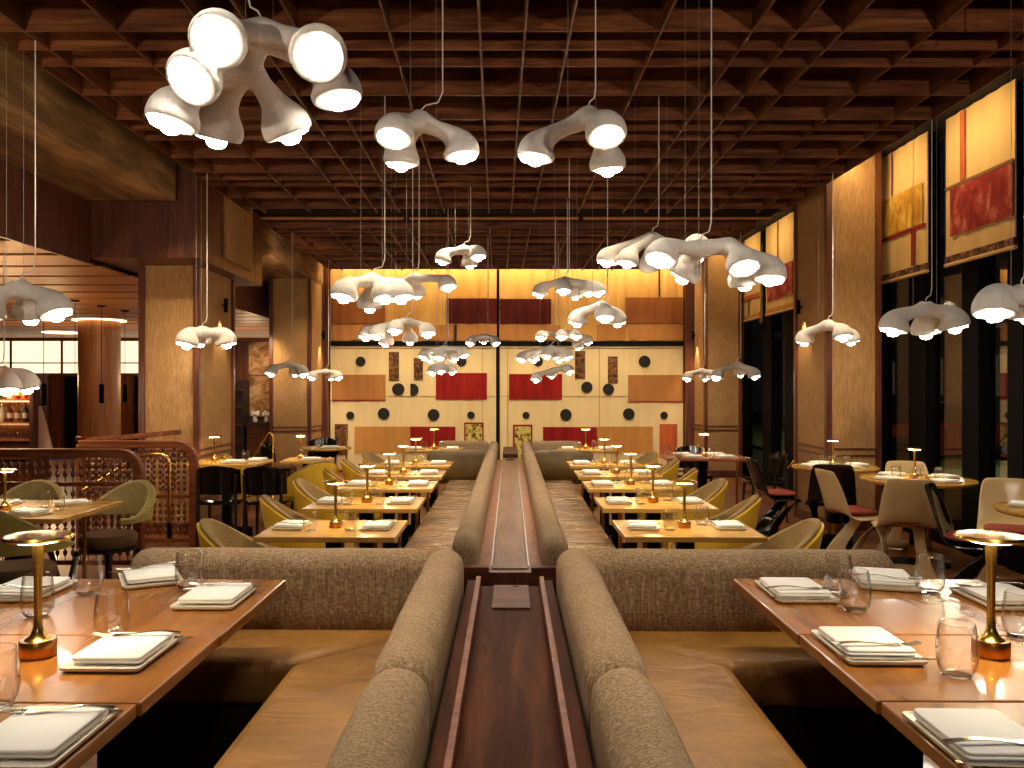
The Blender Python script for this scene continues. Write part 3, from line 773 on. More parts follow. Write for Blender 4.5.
def make_black_chair():
    t = thing('side_chair')
    bm = B(); loft(bm, [[V(x * k, y * k, z) for x, y in rrect(.42, .42, .08)] for z, k in ((.43, .95), (.445, 1), (.465, 1), (.475, .96))]); obj('seat', bm, M['black_gloss'], t)
    bm = B(); rs = []
    for i in range(13):
        a = math.radians(-62 + 124 * i / 12); x, y = .23 * math.sin(a), -.24 * math.cos(a) + .02
        n = V(math.sin(a), -math.cos(a), 0) * .009
        zl, zh = .53, .81 - .06 * abs(math.sin(a)) ** 2; lean = V(0, -.03, 0)
        rs.append([V(x, y, zl) - n, V(x, y, zl) + n, V(x, y, zh) + n + lean, V(x, y, zh) - n + lean])
    loft(bm, rs); obj('backrest', bm, M['black_gloss'], t)
    for sx in (-1, 1):
        for sy in (-1, 1):
            bm = B(); top = V(sx * .17, sy * .17, .44) if sy > 0 else V(sx * .18, -.20, .72)
            tube(bm, [V(sx * .19, sy * .20, 0), V(sx * .175, sy * .18, .44)] + ([top] if sy < 0 else []), [.011, .018] + ([.013] if sy < 0 else []), 8)
            obj('leg', bm, M['blackwood'], t)
    return t
G = 'on the dark table behind the railing newel'
inst('Gt', make_rect_table(.78, .62, .78, 'table'), (-2.83, 8.68, 0), 0, 'oak table with black chairs behind the railing newel', 'table')
place(G, 'at the front seat', -2.72, 8.55, .78, -PI / 2, False); place(G, 'at the aisle seat', -2.55, 8.82, .78, 0, False); glass(G, 'at the aisle seat', -2.66, 8.75, .78); lamp('the dark table behind the railing newel', -2.98, 8.72, .78)
inst('blackchair', make_black_chair, (-2.70, 8.13, 0), .04, 'black lacquer chair with slim legs in front of the dark table by the newel', 'chair', 'black side chairs')
inst('blackchair', make_black_chair, (-2.235, 8.10, 0), -.04, 'black lacquer chair in front of the dark table, next to the aisle', 'chair', 'black side chairs')
H = 'on the small brass-legged table'
inst('Ht', make_rect_table(.5, .5, .74, 'table'), (-2.17, 9.45, 0), 0, 'small brass-legged oak table behind the black chairs', 'table')
place(H, 'at the near seat', -2.10, 9.35, .74, -PI / 2, False); glass(H, 'at the near seat', -2.22, 9.45, .74); lamp('the small brass-legged table', -2.27, 9.55, .74)
inst('yellow', yellow_tub, (-2.78, 9.45, 0), -1.0, 'yellow-shelled tub chair behind the black chairs', 'chair', 'yellow tub chairs')
inst('yellow', yellow_tub, (-1.99, 8.72, 0), .7, 'yellow-shelled tub chair turned away, beside the small brass-legged table', 'chair', 'yellow tub chairs')
Q = 'on the round table under the rear column'
inst('Qt', make_round_table(.34, .75), (-2.32, 11.2, 0), 0, 'small round table with black pedestal in front of the rear bar column', 'table')
place(Q, 'at the front seat', -2.25, 11.1, .75, -PI / 2, False); glass(Q, 'at the front seat', -2.42, 11.15, .75)
inst('blackchair', make_black_chair, (-2.98, 11.3, 0), -PI / 2, 'black lacquer chair beside the round table under the rear column', 'chair', 'black side chairs')
inst('blackchair', make_black_chair, (-2.6, 12.2, 0), PI, 'black lacquer chair behind the round table under the rear column', 'chair', 'black side chairs')

# -------------------------------------------------------- window-side tables
def make_scoop():
    """one-piece cantilever shell chair: back, seat, front roll and flared foot"""
    prof = [(-.245, .84, .165, .02), (-.235, .80, .19, .03), (-.20, .68, .205, .05), (-.165, .55, .215, .06), (-.12, .475, .225, .05), (-.02, .445, .23, .035),
            (.10, .45, .23, .03), (.19, .455, .225, .03), (.235, .435, .21, .04), (.235, .38, .185, .06), (.19, .30, .165, .09), (.13, .20, .17, .11), (.075, .11, .19, .11), (.02, .04, .215, .09), (-.08, .008, .235, .05)]
    def P(i, u):
        y, z, w, e = prof[i]
        a = Vector(prof[max(i - 1, 0)][:2]); b2 = Vector(prof[min(i + 1, len(prof) - 1)][:2]); d = (b2 - a).normalized()
        nrm = V(0, -d.y, d.x)  # towards the sitter's back/underside
        k = abs(u) ** 2.4
        q = V(u * w, y, z) - nrm * (-1) * 0
        return q + V(0, (d.y) * e * k * (-1) if i < 9 else -e * k * 1.6, (d.x) * -e * k if i < 9 else 0)
    bm = B(); nu = 10; g = [[bm.verts.new(P(i, -1 + 2 * j / nu)) for j in range(nu + 1)] for i in range(len(prof))]
    for i in range(len(prof) - 1):
        for j in range(nu): 
            if not (9 <= i <= 11 and 2 <= j <= 7): bm.faces.new((g[i][j], g[i][j + 1], g[i + 1][j + 1], g[i + 1][j]))
    return bm
def make_shell_chair(mat, pad):
    def f():
        t = thing('shell_chair')
        o = obj('shell', make_scoop(), M[mat], t, angle=180)
        s = o.modifiers.new('t', 'SOLIDIFY'); s.thickness = .014; s.offset = 0
        q = o.modifiers.new('s', 'SUBSURF'); q.levels = q.render_levels = 1
        bm = B(); loft(bm, [[V(x * k, y * k + .05, z) for x, y in rrect(.36, .33, .1)] for z, k in ((.462, .95), (.47, 1), (.484, 1), (.494, .9))]); obj('seat_pad', bm, M[pad], t)
        return t
    return f
beige = make_shell_chair('beige_plastic', 'red_pad'); blk = make_shell_chair('black_gloss', 'red_pad')
def round_set(T, X, Y, r, seats, lampoff=(0, .05), z=.75):
    for nm, a in seats:
        x, y = X + (r - .17) * math.cos(a), Y + (r - .17) * math.sin(a)
        place(T, nm, x, y, z, a + PI, False)
        glass(T, nm, X + (r - .30) * math.cos(a + .75), Y + (r - .30) * math.sin(a + .75), z)
    lamp(T[3:], X + lampoff[0], Y + lampoff[1], z)
DA = {'at the seat facing the window': PI, 'at the front seat': -PI / 2, 'at the window seat': 0, 'at the rear seat': PI / 2}
W2 = 'on the round table between the beige chairs'
inst('R47', make_round_table(.47, .75), (3.70, 7.32, 0), 0, 'round oak table ringed by beige shell chairs, in front of the dark window', 'table', 'round window tables')
round_set(W2, 3.70, 7.32, .47, [(n, a + .3) for n, a in DA.items()])
inst('beige', beige, (3.30, 6.74, 0), -.25, 'beige shell chair seen from behind, in front of the round window table', 'chair', 'beige shell chairs')
inst('beige', beige, (3.08, 7.30, 0), -PI / 2 + .1, 'beige shell chair in profile between the two round window tables', 'chair', 'beige shell chairs')
inst('beige', beige, (3.93, 7.88, 0), PI - .2, 'beige shell chair on the far side of the round window table', 'chair', 'beige shell chairs')
W3 = 'on the round table cut by the picture edge'
inst('R47', make_round_table(.47, .75), (3.80, 5.45, 0), 0, 'round oak table cut off by the picture edge, window side', 'table', 'round window tables')
round_set(W3, 3.80, 5.45, .47, [('at the seat facing the window', 2.5), ('at the front seat', 3.9)], (.15, 0))
inst('black_shell', blk, (3.38, 6.02, 0), PI + .9, 'glossy black shell chair with red pad beside the cut-off round table', 'chair', 'black shell chairs')
inst('beige', beige, (3.92, 6.35, 0), PI - .5, 'beige shell chair with red pad behind the cut-off round table', 'chair', 'beige shell chairs')
W1 = 'on the round table by the window column'
inst('R42', make_round_table(.42, .75), (3.45, 8.50, 0), 0, 'round oak table standing against the cloth-covered window column', 'table', 'round window tables')
round_set(W1, 3.45, 8.50, .42, [(n, a + .2) for n, a in DA.items()])
inst('black_shell', blk, (3.20, 7.98, 0), -.3, 'glossy black shell chair at the column-side round table, its back to us', 'chair', 'black shell chairs')
inst('black_shell', blk, (2.82, 8.55, 0), -PI / 2, 'glossy black shell chair at the aisle side of the column-side round table', 'chair', 'black shell chairs')
Z4 = 'on the red-brown table'
inst('Zt', make_rect_table(.95, .72, .75, 'table_red'), (2.40, 9.75, 0), 0, 'red-brown table with many settings past the window-side yellow chairs', 'table')
for k, (nm, x, y, rz) in enumerate((('at the front seat', 2.25, 9.55, -PI / 2), ('at the front window corner', 2.62, 9.55, -PI / 2), ('at the rear seat', 2.2, 9.95, PI / 2), ('at the rear window corner', 2.6, 9.95, PI / 2))):
    place(Z4, nm, x, y, .75, rz, False); glass(Z4, nm, x - .16, y + .04, .75)
lamp('the red-brown table past the yellow chairs', 2.42, 9.76, .75)
inst('blackchair', make_black_chair, (3.12, 9.72, 0), PI / 2, 'black lacquer chair at the window end of the red-brown table', 'chair', 'black side chairs')
inst('blackchair', make_black_chair, (2.45, 10.4, 0), PI, 'black lacquer chair behind the red-brown table', 'chair', 'black side chairs')

# brass handrails
def handrail(label, p0, h, run, side):
    t = thing('handrail', label, 'handrail', p0, 0, 'brass handrails')
    bm = B(); tube(bm, [(0, 0, 0), (0, 0, h)], .018, 10); obj('post', bm, M['brass_dark'], t)
    bm = B(); tube(bm, [(0, 0, h - .02), (side * run * .75, 0, h + .33), (side * run * .85, 0, h + .37), (side * run * .95, 0, h + .36), (side * run, 0, h + .30), (side * run, 0, 0)], .014, 10); obj('rail', bm, M['brass'], t)
handrail('brass handrail on a post beside the window column table', at(786, 508, 10.6) * Vector((1, 1, 0)), .52, .42, 1)
handrail('brass handrail behind the dark table, bar side', (-3.12, 10.4, 0), .62, .30, 1)
handrail('brass handrail in front of the rear bar column', (-2.55, 12.6, 0), .55, .25, 1)

# ----------------------------------------------------------- beaded railings
def sweep(bm, pts, w, h):
    rs = []
    pts = [Vector(p) for p in pts]
    for i, p in enumerate(pts):
        a = (pts[min(i + 1, len(pts) - 1)] - pts[max(i - 1, 0)]).normalized()
        u = V(0, 1, 0) if abs(a.y) < .8 else V(1, 0, 0)
        n = a.cross(u).normalized(); u = n.cross(a).normalized()
        rs.append([p + n * (h * cx) + u * (w * cy) for cx, cy in ((-.5, -.4), (-.4, -.5), (.4, -.5), (.5, -.4), (.5, .4), (.4, .5), (-.4, .5), (-.5, .4))])
    loft(bm, rs)
def spindle(z0, z1, bands):
    bm = B(); tube(bm, [(0, 0, z0), (0, 0, z1)], .006, 6, mi=1)
    for a, b2, n in bands:
        for k in range(n):
            z = a + (b2 - a) * (k + .5) / n; hh = (b2 - a) / n * .46
            lathe(bm, [(.006, z - hh), (.015, z - hh * .6), (.019, z), (.015, z + hh * .6), (.006, z + hh)], 9)
    return bm
def railing(label, x0, x1, y, z, n, mid):
    t = thing('beaded_railing', label, 'railing', (x1, y, 0), 0, 'beaded stair railings')
    w = x1 - x0; r = .16
    bm = B(); pts = [(-w, 0, z)] + [(-w + (w - r) * q / 6, 0, z) for q in range(1, 7)] + [(-r + r * math.sin(a), 0, z - r + r * math.cos(a)) for a in [PI / 2 * q / 6 for q in range(1, 7)]] + [(0, 0, .5), (0, 0, .0)]
    sweep(bm, pts, .075, .075); obj('rail_and_newel', bm, M['rail_wood'], t)
    bm = B(); box(bm, -w, -.02, mid - .018, -.03, .02, mid + .018); obj('mid_rail', bm, M['rail_wood'], t, smooth=False, bevel=.004)
    bm = B(); box(bm, -w, -.02, .06, -.03, .02, .10); obj('bottom_rail', bm, M['rail_wood'], t, smooth=False, bevel=.004)
    bm = B(); box(bm, -w - .03, -.03, 0, -w + .03, .03, z); obj('post', bm, M['rail_wood'], t, smooth=False, bevel=.006)
    sp = None
    for k in range(n):
        x = -.06 - (w - .1) * (k + .5) / n
        zt = z - .02 if x < -r else z - r + math.sqrt(max(0, r * r - (x + r) ** 2)) - .02
        if sp is None or zt < z - .03: o = obj('beaded_spindle', spindle(.09, zt, [(.13, mid - .05, max(3, int((mid - .18) / .058))), (mid + .05, min(z - .07, zt - .02), max(1, int((min(z - .07, zt - .02) - mid - .05) / .052)))]), [M['bead'], M['rod']], t)
        else: o = sp.copy(); C.objects.link(o); o.parent = t
        if zt > z - .03 and sp is None: sp = o
        o.location = (x, 0, 0)
    return t
railing('beaded wooden railing with curved newel behind the olive chairs', -4.25, -3.03, 7.0, 1.0, 17, .74)
railing('beaded wooden railing with curved newel in front of the cloth column', -4.05, -2.95, 8.05, 1.005, 17, .50)
t = thing('stair_railing', 'sloping wooden stair rail with beaded spindles in front of the cloth column', 'railing')
bm = B(); sweep(bm, [(-4.05, 8.16, 1.03), (-3.7, 8.4, 1.06), (-3.33, 8.70, 1.09)], .06, .05); obj('rail', bm, M['rail_wood'], t)
for k in range(8):
    q = (k + .5) / 8; bm = spindle(0, 1.02 + .05 * q, [(.5, .95, 7)]); o = obj('beaded_spindle', bm, [M['bead'], M['rod']], t); o.location = (-4.05 + .72 * q, 8.16 + .54 * q, 0)
t = thing('stair_handrail', 'angled brass handrail between the two beaded railings', 'handrail')
bm = B(); tube(bm, [(-3.75, 7.5, .62), (-3.30, 7.55, .90), (-3.2, 7.56, .94), (-3.08, 7.57, .945), (-3.02, 7.575, .92), (-3.0, 7.58, .86), (-3.0, 7.58, .0)], .017, 10); obj('rail', bm, M['brass'], t)
bm = B(); tube(bm, [(-3.0, 7.58, .18), (-3.0, 7.58, .32)], .021, 10); obj('collar', bm, M['black'], t)

# -------------------------------------------------------------------- bar
XB = at(33, 400, 11.2).x
t = thing('bar_shelf', 'backlit bar shelving full of bottles and glasses behind the railing', 'shelf', (XB, 11.2, 0))
bm = B(); box(bm, -2.2, .32, 0, 0, .36, 1.75); obj('back_panel', bm, M['tan_wood'], t, smooth=False)
for x in (-.04, -1.1, -2.2):
    bm = B(); box(bm, x, -.02, 0, x + .05, .36, 1.75); obj('upright', bm, M['walnut_z'], t, smooth=False)
SZ = [1.40, 1.09, .86, .62]
for z in SZ:
    bm = B(); box(bm, -2.2, -.02, z - .025, -.04, .32, z); obj('shelf', bm, M['tan_wood'], t, smooth=False)
bm = B(); box(bm, -2.2, -.03, 0, 0, .32, .55); obj('counter', bm, M['walnut_x'], t, smooth=False)
for z in (1.38, 1.07):
    bm = B(); box(bm, -2.1, .295, z - .02, -.08, .31, z - .008); obj('light_strip', bm, M['halo'], t, smooth=False)
bottle_i = 0
BC = ['bottle_amber', 'bottle_green', 'bottle_clear', 'bottle_red']
BN = {'bottle_amber': 'amber', 'bottle_green': 'dark green', 'bottle_clear': 'pale', 'bottle_red': 'red'}
def make_bottle(mat):
    def f():
        t = thing('bottle')
        bm = B(); lathe(bm, [(.034, 0), (.036, .006), (.036, .15), (.03, .175), (.013, .2), (.012, .25), (.015, .252), (.015, .262)], 14); obj('glass_body', bm, M[mat], t)
        bm = B(); lathe(bm, [(.0368, .05), (.0368, .12)], 14, cap=False); obj('paper_label', bm, M['paper'], t)
        return t
    return f
for si, z in enumerate(SZ[:2]):
    for k in range(9):
        mat = BC[(k * 3 + si) % 4]; x = XB - .16 - k * .105
        inst(mat, make_bottle(mat), (x, 11.3, z + .001), 0, '%s bottle, number %s from the upright on the %s bar shelf' % (BN[mat], ['one', 'two', 'three', 'four', 'five', 'six', 'seven', 'eight', 'nine'][k], ['upper', 'lower'][si]), 'bottle', 'bottles on the bar shelves')
for si, z in enumerate(SZ[2:]):
    for k in range(8):
        for r2 in range(1):
            inst('glass', make_glass, (XB - .14 - k * .115, 11.28, z + .001), 0, 'glass %s from the upright on the %s glass shelf of the bar' % (['one', 'two', 'three', 'four', 'five', 'six', 'seven', 'eight'][k], ['upper', 'lower'][si]), 'glass', 'glasses on the bar shelves')
bm = B(); n = 10; rs = []
for i in range(n + 1):
    q = i / n; z = 1.30 - q * .68; w = .02 + .19 * q ** .8
    rs.append([V(0, 0, z), V(w * .5, -.04 * q, z), V(w, .0, z), V(w, .03, z), V(w * .5, .01, z), V(0, .03, z)])
loft(bm, rs); o = tag(obj('draped_cloth', bm, M['white_cloth']), 'white cloth draped from the bar shelf upright', 'cloth'); o.location = (XB + .015, 11.3, 0)
t = thing('wine_rack', 'dark bottle rack behind the cloth columns, beside the mural', 'rack')
xr0, xr1 = at(228, 388, 14.4).x, at(247, 388, 14.4).x
bm = B(); box(bm, xr0, 14.2, 0, xr1, 14.55, 1.68); obj('carcass', bm, M['dark'], t, smooth=False)
for k in range(5):
    bm = B(); box(bm, xr0, 14.12, .3 + .3 * k, xr1, 14.2, .33 + .3 * k); obj('shelf', bm, M['walnut_x'], t, smooth=False)
t = thing('sideboard', 'dark sideboard under the sepia mural', 'sideboard')
bm = B(); box(bm, -4.30, 14.2, 0, xm1, 14.55, .92); obj('body', bm, M['walnut_x'], t, smooth=False)
bm = B(); box(bm, -4.31, 14.16, .92, xm1, 14.57, .96); obj('top', bm, M['dark'], t, smooth=False)
for k in range(2):
    x = -4.20 + k * .2
    t = inst('flowers', lambda: (lambda t: (
        obj('vase', (lambda b: (lathe(b, [(.03, 0), (.045, .03), (.03, .09), (.035, .1)], 14), b)[1])(B()), M['plate'], t),
        obj('blooms', (lambda b: ([bmesh.ops.create_icosphere(b, subdivisions=1, radius=.03, matrix=Matrix.Translation((.05 * math.cos(i * 1.3), .05 * math.sin(i * 1.3), .13 + .02 * (i % 3)))) for i in range(7)], b)[1])(B()), M['plate'], t), t)[-1])(thing('flower_vase')),
        (x, 14.34, .961), k * 2, 'small white flower vase on the sideboard, %s' % ['next to the wine rack', 'next to the rear cloth column'][k], 'vase', 'flower vases on the sideboard')
# slim bar pendants
def make_slim():
    t = thing('slim_pendant')
    bm = B(); lathe(bm, [(.06, -.02), (.06, 0)], 20); obj('canopy', bm, M['black'], t)
    bm = B(); tube(bm, [(0, 0, -1.2), (0, 0, -.02)], .005, 6); obj('cord', bm, M['black'], t)
    bm = B(); lathe(bm, [(.03, -1.48), (.034, -1.47), (.034, -1.2), (.02, -1.19)], 16); obj('lamp_body', bm, M['black'], t)
    return t
for k, px in enumerate((43.7, 75, 101.5, 125)):
    y = 6.02 * 830 / (498 - px)
    inst('slim', make_slim, (-6.02, y, 2.80), 0, 'slim black cylinder pendant over the bar, %s in line from the bar shelf' % ['first', 'second', 'third', 'fourth'][k], 'pendant lamp', 'slim black bar pendants')
# column sconces
def make_sconce():
    t = thing('wall_sconce')
    bm = B(); lathe(bm, [(.02, 0), (.022, .005), (.022, .155), (.02, .16)], 16); obj('body', bm, M['black'], t)
    bm = B(); box(bm, -.008, -.008, .07, .045, .008, .09); obj('bracket', bm, M['black'], t, smooth=False)
    return t
SCON = [((-3.13, 9.55, 2.42), PI, 'black tube sconce on the near cloth column of the bar side'), ((-3.13, 14.9, 2.42), PI, 'black tube sconce on the rear cloth column of the bar side'),
        ((3.53, 9.75, 2.42), 0, 'black tube sconce on the near window column'), ((3.53, 15.0, 2.42), 0, 'black tube sconce on the rear window column')]
for p, rz, lab in SCON: inst('sconce', make_sconce, p, rz, lab, 'wall lamp', 'tube sconces on the columns')

# ----------------------------------------------------------- plaster pendants
RS = [(0, .95), (.2, 1.02), (.5, 1.0), (.8, .88), (1.1, .68), (1.45, .52), (2.0, .43), (9, .42)]
def rad(d):
    for (a, ra), (b2, rb) in zip(RS, RS[1:]):
        if d <= b2: return ra + (rb - ra) * (d - a) / (b2 - a)
    return RS[-1][1]
def pendant(label, y, hub, bells, R, cab=0, top=None, vox=None, hubs=None):
    R = R * 1.08
    pym = sum(b2[1] for b2 in bells) / len(bells)
    Hp = [at(h[0], h[1], y + (h[2] if len(h) > 2 else 0)) for h in (hubs or [hub])]
    Hp[0].z -= R * .5
    bm = B(); ends = []
    for k, b2 in enumerate(bells):
        px, py = b2[:2]
        opt = b2[2] if len(b2) > 2 else {}
        if 'dy' in opt: yy = y + opt['dy']
        elif 388 - pym > 45: yy = min(max(y * (388 - pym) / (388 - py), y - .32), y + .32)
        else: yy = y + (-.12, .16, -.05, .1, .0)[k % 5]
        E = at(px, py, yy); Hh = Hp[opt.get('h', 0)]
        d = V(E.x - Hh.x, E.y - Hh.y, 0); d = d.normalized() if d.length > .01 else V(0, -1, 0)
        a = (V(*opt['ax']) if 'ax' in opt else V(d.x * (-.06 if y < 5 else .04), d.y * (.05 if y < 5 else .03) - (.16 if y < 5 else .03), -1)).normalized()
        p0, p1, p2, p3 = Hh, Hh + (E - Hh) * .42 + V(0, 0, .02), E - a * (1.45 * R) - d * (.25 * R), E
        pts = []
        for i in range(25):
            q = i / 24; w = 1 - q
            pts.append(p0 * w ** 3 + p1 * (3 * w * w * q) + p2 * (3 * w * q * q) + p3 * q ** 3)
        acc, rr = 0, [rad(0)]
        for i in range(23, -1, -1):
            acc += (pts[i + 1] - pts[i]).length
            rr.append(max(rad(acc / R), .60 - .025 * i if i < 9 else 0) )
        rr = [R * q for q in reversed(rr)]
        tube(bm, pts, rr, 18); ends.append((E, a))
    if hubs and len(Hp) > 1:
        for q in Hp[1:]: tube(bm, [Hp[0], (Hp[0] + q) / 2, q], [R * .55, R * .5, R * .55], 16)
    base = Hp[0].copy()
    bmesh.ops.translate(bm, verts=bm.verts[:], vec=-base)
    tmp = obj('tmp', bm, M['plaster'], angle=180)
    rm = tmp.modifiers.new('r', 'REMESH'); rm.mode = 'VOXEL'; rm.voxel_size = vox or max(.006, y * .0014); rm.use_smooth_shade = True
    sm = tmp.modifiers.new('s', 'SMOOTH'); sm.factor = .5; sm.iterations = 9
    dg = bpy.context.evaluated_depsgraph_get(); dg.update()
    me = bpy.data.meshes.new_from_object(tmp.evaluated_get(dg)); old = tmp.data
    bpy.data.objects.remove(tmp); bpy.data.meshes.remove(old)
    me.polygons.foreach_set('use_smooth', [True] * len(me.polygons))
    t = thing('pendant_lamp', label, 'pendant lamp', base, 0, 'white plaster pendant lamps')
    o = bpy.data.objects.new('plaster_body', me); C.objects.link(o); o.parent = t
    for E, a in ends:
        mt = Matrix.Translation(E - base) @ (a.to_track_quat('Z', 'Y').to_matrix().to_4x4())
        bm = B(); g = R
        lathe(bm, [(.78 * g, -.12 * g), (.78 * g, -.03 * g), (.72 * g, -.01 * g), (.38 * g, .0 * g), (.40 * g, .12 * g), (.36 * g, .24 * g), (.25 * g, .34 * g), (.001, .39 * g)], 16, mt)
        obj('bulb', bm, M['bulb'] if y < 6 else M['bulb_far'], t)
    ztop = (top or LZ + .25) - base.z
    zt0 = R * .50
    bm = B(); dx = cab or .05
    tube(bm, [(0, 0, zt0), (dx * .25, 0, zt0 + .03), (dx * .8, 0, zt0 + .045), (dx, 0, zt0 + .10), (dx, 0, ztop)], (.0036 if y < 7 else .0042), 6); obj('cable', bm, M['cord'], t)
    for q in (-1, 1):
        e0 = ends[0 if q < 0 else -1][0] - base; f = .38
        bm = B(); tube(bm, [(e0.x * f, e0.y * f, e0.z * f * .55 + R * .2), (e0.x * f, e0.y * f, ztop)], .0011 + .00008 * y, 5); obj('suspension_wire', bm, M['wire'], t)
    return t
CAMD = (0.25, -.9, -.55)
pendant('largest white plaster chandelier with seven bell arms above the near booth', 2.86, None,
        [(216.7, 41, {'dy': -.22, 'ax': (.18, -.80, -.62)}), (317.5, 57, {'dy': -.2, 'ax': (-.1, -.70, -.66)}), (190.5, 81, {'dy': -.15, 'ax': (-.12, -.62, -.7), 'h': 1}),
         (171, 124, {'dy': .02, 'ax': (.0, -.12, -1), 'h': 1}), (338, 100, {'dy': .1, 'ax': (.0, -.2, -1)}), (216.7, 139, {'dy': .22, 'ax': (-.1, .12, -1), 'h': 1}), (290, 135, {'dy': .22, 'ax': (.3, .15, -1), 'h': 1})],
        .086, -.05, hubs=[(262, 20, 0), (246, 66, .05)])
pendant('three-armed white plaster pendant over the near booth, railing side', 4.4, (420, 111), [(393.6, 139.4), (401, 164.5), (462, 156.5)], .092, .12)
pendant('three-armed white plaster pendant over the near booth, window side', 4.4, (588, 107), [(535.5, 158.5), (606.6, 137.5), (607.8, 169.5)], .095, .04)
pendant('four-armed white plaster pendant above the second bench table, railing side', 6.0, (371, 273), [(343.4, 298), (369.8, 308), (385, 299), (401, 299)], .092, .1)
pendant('six-armed white plaster pendant above the third bench table, railing side', 7.3, (407, 317), [(365.7, 338), (385.6, 344), (410, 342), (427.8, 335), (395, 332), (377, 337)], .07)
pendant('white plaster pendant tucked behind the four-armed one, railing side', 7.8, (413.8, 273), [(395, 293), (417.3, 296), (448, 288)], .082)
pendant('small white plaster pendant hung high before the end wall, railing side', 8.7, (463, 245), [(442.6, 262), (470, 266), (478, 258)], .088, .08)
pendant('tiny three-armed plaster pendant before the seam of the end wall', 11.5, (484.3, 333.5), [(470.4, 344), (483.6, 342), (495.6, 344)], .072)
pendant('five-armed plaster pendant glowing before the red patch, railing side', 10.0, (444, 345.2), [(424, 358), (431, 361), (439.7, 358.5), (453.7, 360), (463.4, 356)], .072)
pendant('two-armed plaster pendant lowest before the red patch, railing side', 12.0, (443, 364), [(432.2, 373.5), (452, 372.5), (441, 372)], .08)
pendant('five-armed white plaster pendant before the maroon patch, window side', 7.8, (564, 276.5), [(539.6, 295), (563.3, 292), (575.2, 297), (588.7, 293.5), (598, 293.5)], .076)
pendant('three-armed white plaster pendant before the tan patches, window side', 7.6, (602, 300.6), [(577, 323.5), (604.8, 319), (617.5, 323.5)], .088, .0)
pendant('five-armed plaster pendant glowing at the dark wall rail, window side', 9.5, (563, 332), [(541, 339), (561.6, 338), (576, 337.5), (577.7, 348), (587.9, 343)], .068)
pendant('five-armed plaster pendant glowing above the red patch, window side', 10.5, (551.5, 345), [(521.8, 360), (533.7, 360.5), (547, 357), (559, 360.5), (567.6, 358)], .076)
pendant('three-armed plaster pendant lowest before the red patch, window side', 12.0, (555, 367), [(536, 380.5), (551.5, 376.5), (569, 372.5)], .08)
pendant('long six-armed white plaster pendant over the window side tables', 4.4, None,
        [(660.5, 261, {'dy': -.1, 'ax': (-.1, -.35, -1)}), (682.5, 278, {'dy': .15, 'ax': (-.45, .1, -1)}), (744, 269, {'dy': -.18, 'ax': (0, -.3, -1), 'h': 1}), (744.7, 285, {'dy': .2, 'ax': (.1, .1, -1), 'h': 1}), (769.5, 279.5, {'dy': .0, 'ax': (-.35, -.2, -1), 'h': 1}), (697, 257, {'dy': .3, 'ax': (.1, .1, -1)})],
        .082, .06, hubs=[(700, 240, 0), (728, 246, 0)])
pendant('white plaster pendant half hidden behind the long six-armed one', 6.1, (652, 232), [(606.6, 263, {'dy': 0}), (627, 264, {'dy': -.1}), (650.5, 268, {'dy': .1, 'ax': (.3, .6, -1)}), (690, 262, {'dy': .2})], .078)
pendant('white plaster pendant in front of the slatted bar ceiling', 5.1, (19, 279), [(31, 319, {'dy': .2}), (56.5, 315, {'dy': -.05, 'ax': (.2, -.1, -1)}), (-14, 316, {'dy': -.1})], .1, .1)
pendant('white plaster pendant hung low beside the bar shelf, cut by the frame', 7.6, (1, 365), [(7, 391), (27, 389), (-18, 389)], .115, .03, top=2.80)
pendant('white plaster pendant in front of the near cloth column, bar side', 8.2, (202, 326), [(186.5, 345), (226.5, 344.5), (200, 343, {'dy': .3})], .105)
pendant('white plaster pendant in front of the rear cloth column, bar side', 11.3, (288.5, 361), [(271, 374.5), (295.3, 374.5), (303, 375)], .085)
pendant('white plaster pendant deepest in the room on the bar side', 14.0, (325.6, 368.5), [(312, 378.5), (331, 378.5), (338.3, 378.5)], .085)
pendant('white plaster pendant cut by the frame in front of the dark window', 4.4, (1021, 285), [(994.5, 314.5, {'dy': -.05}), (1046, 314, {'dy': 0}), (1030, 318, {'dy': .25})], .1, .02)
pendant('three-armed white plaster pendant before the window with the gold-panel shade', 6.5, (925.4, 301), [(893, 331), (926, 334, {'dy': .25}), (955, 328, {'dy': 0})], .107, .0)
pendant('white plaster pendant in front of the near window column', 8.2, (827.8, 319.5), [(804.3, 342.5), (843, 338), (851, 342)], .09)
pendant('white plaster pendant between the two window columns', 11.3, (737, 361), [(717, 378), (740.5, 375), (754.6, 377)], .085)
pendant('white plaster pendant in front of the rear window column', 13.4, (701.8, 368), [(687.4, 379.5), (705, 379), (715, 378.5)], .085)

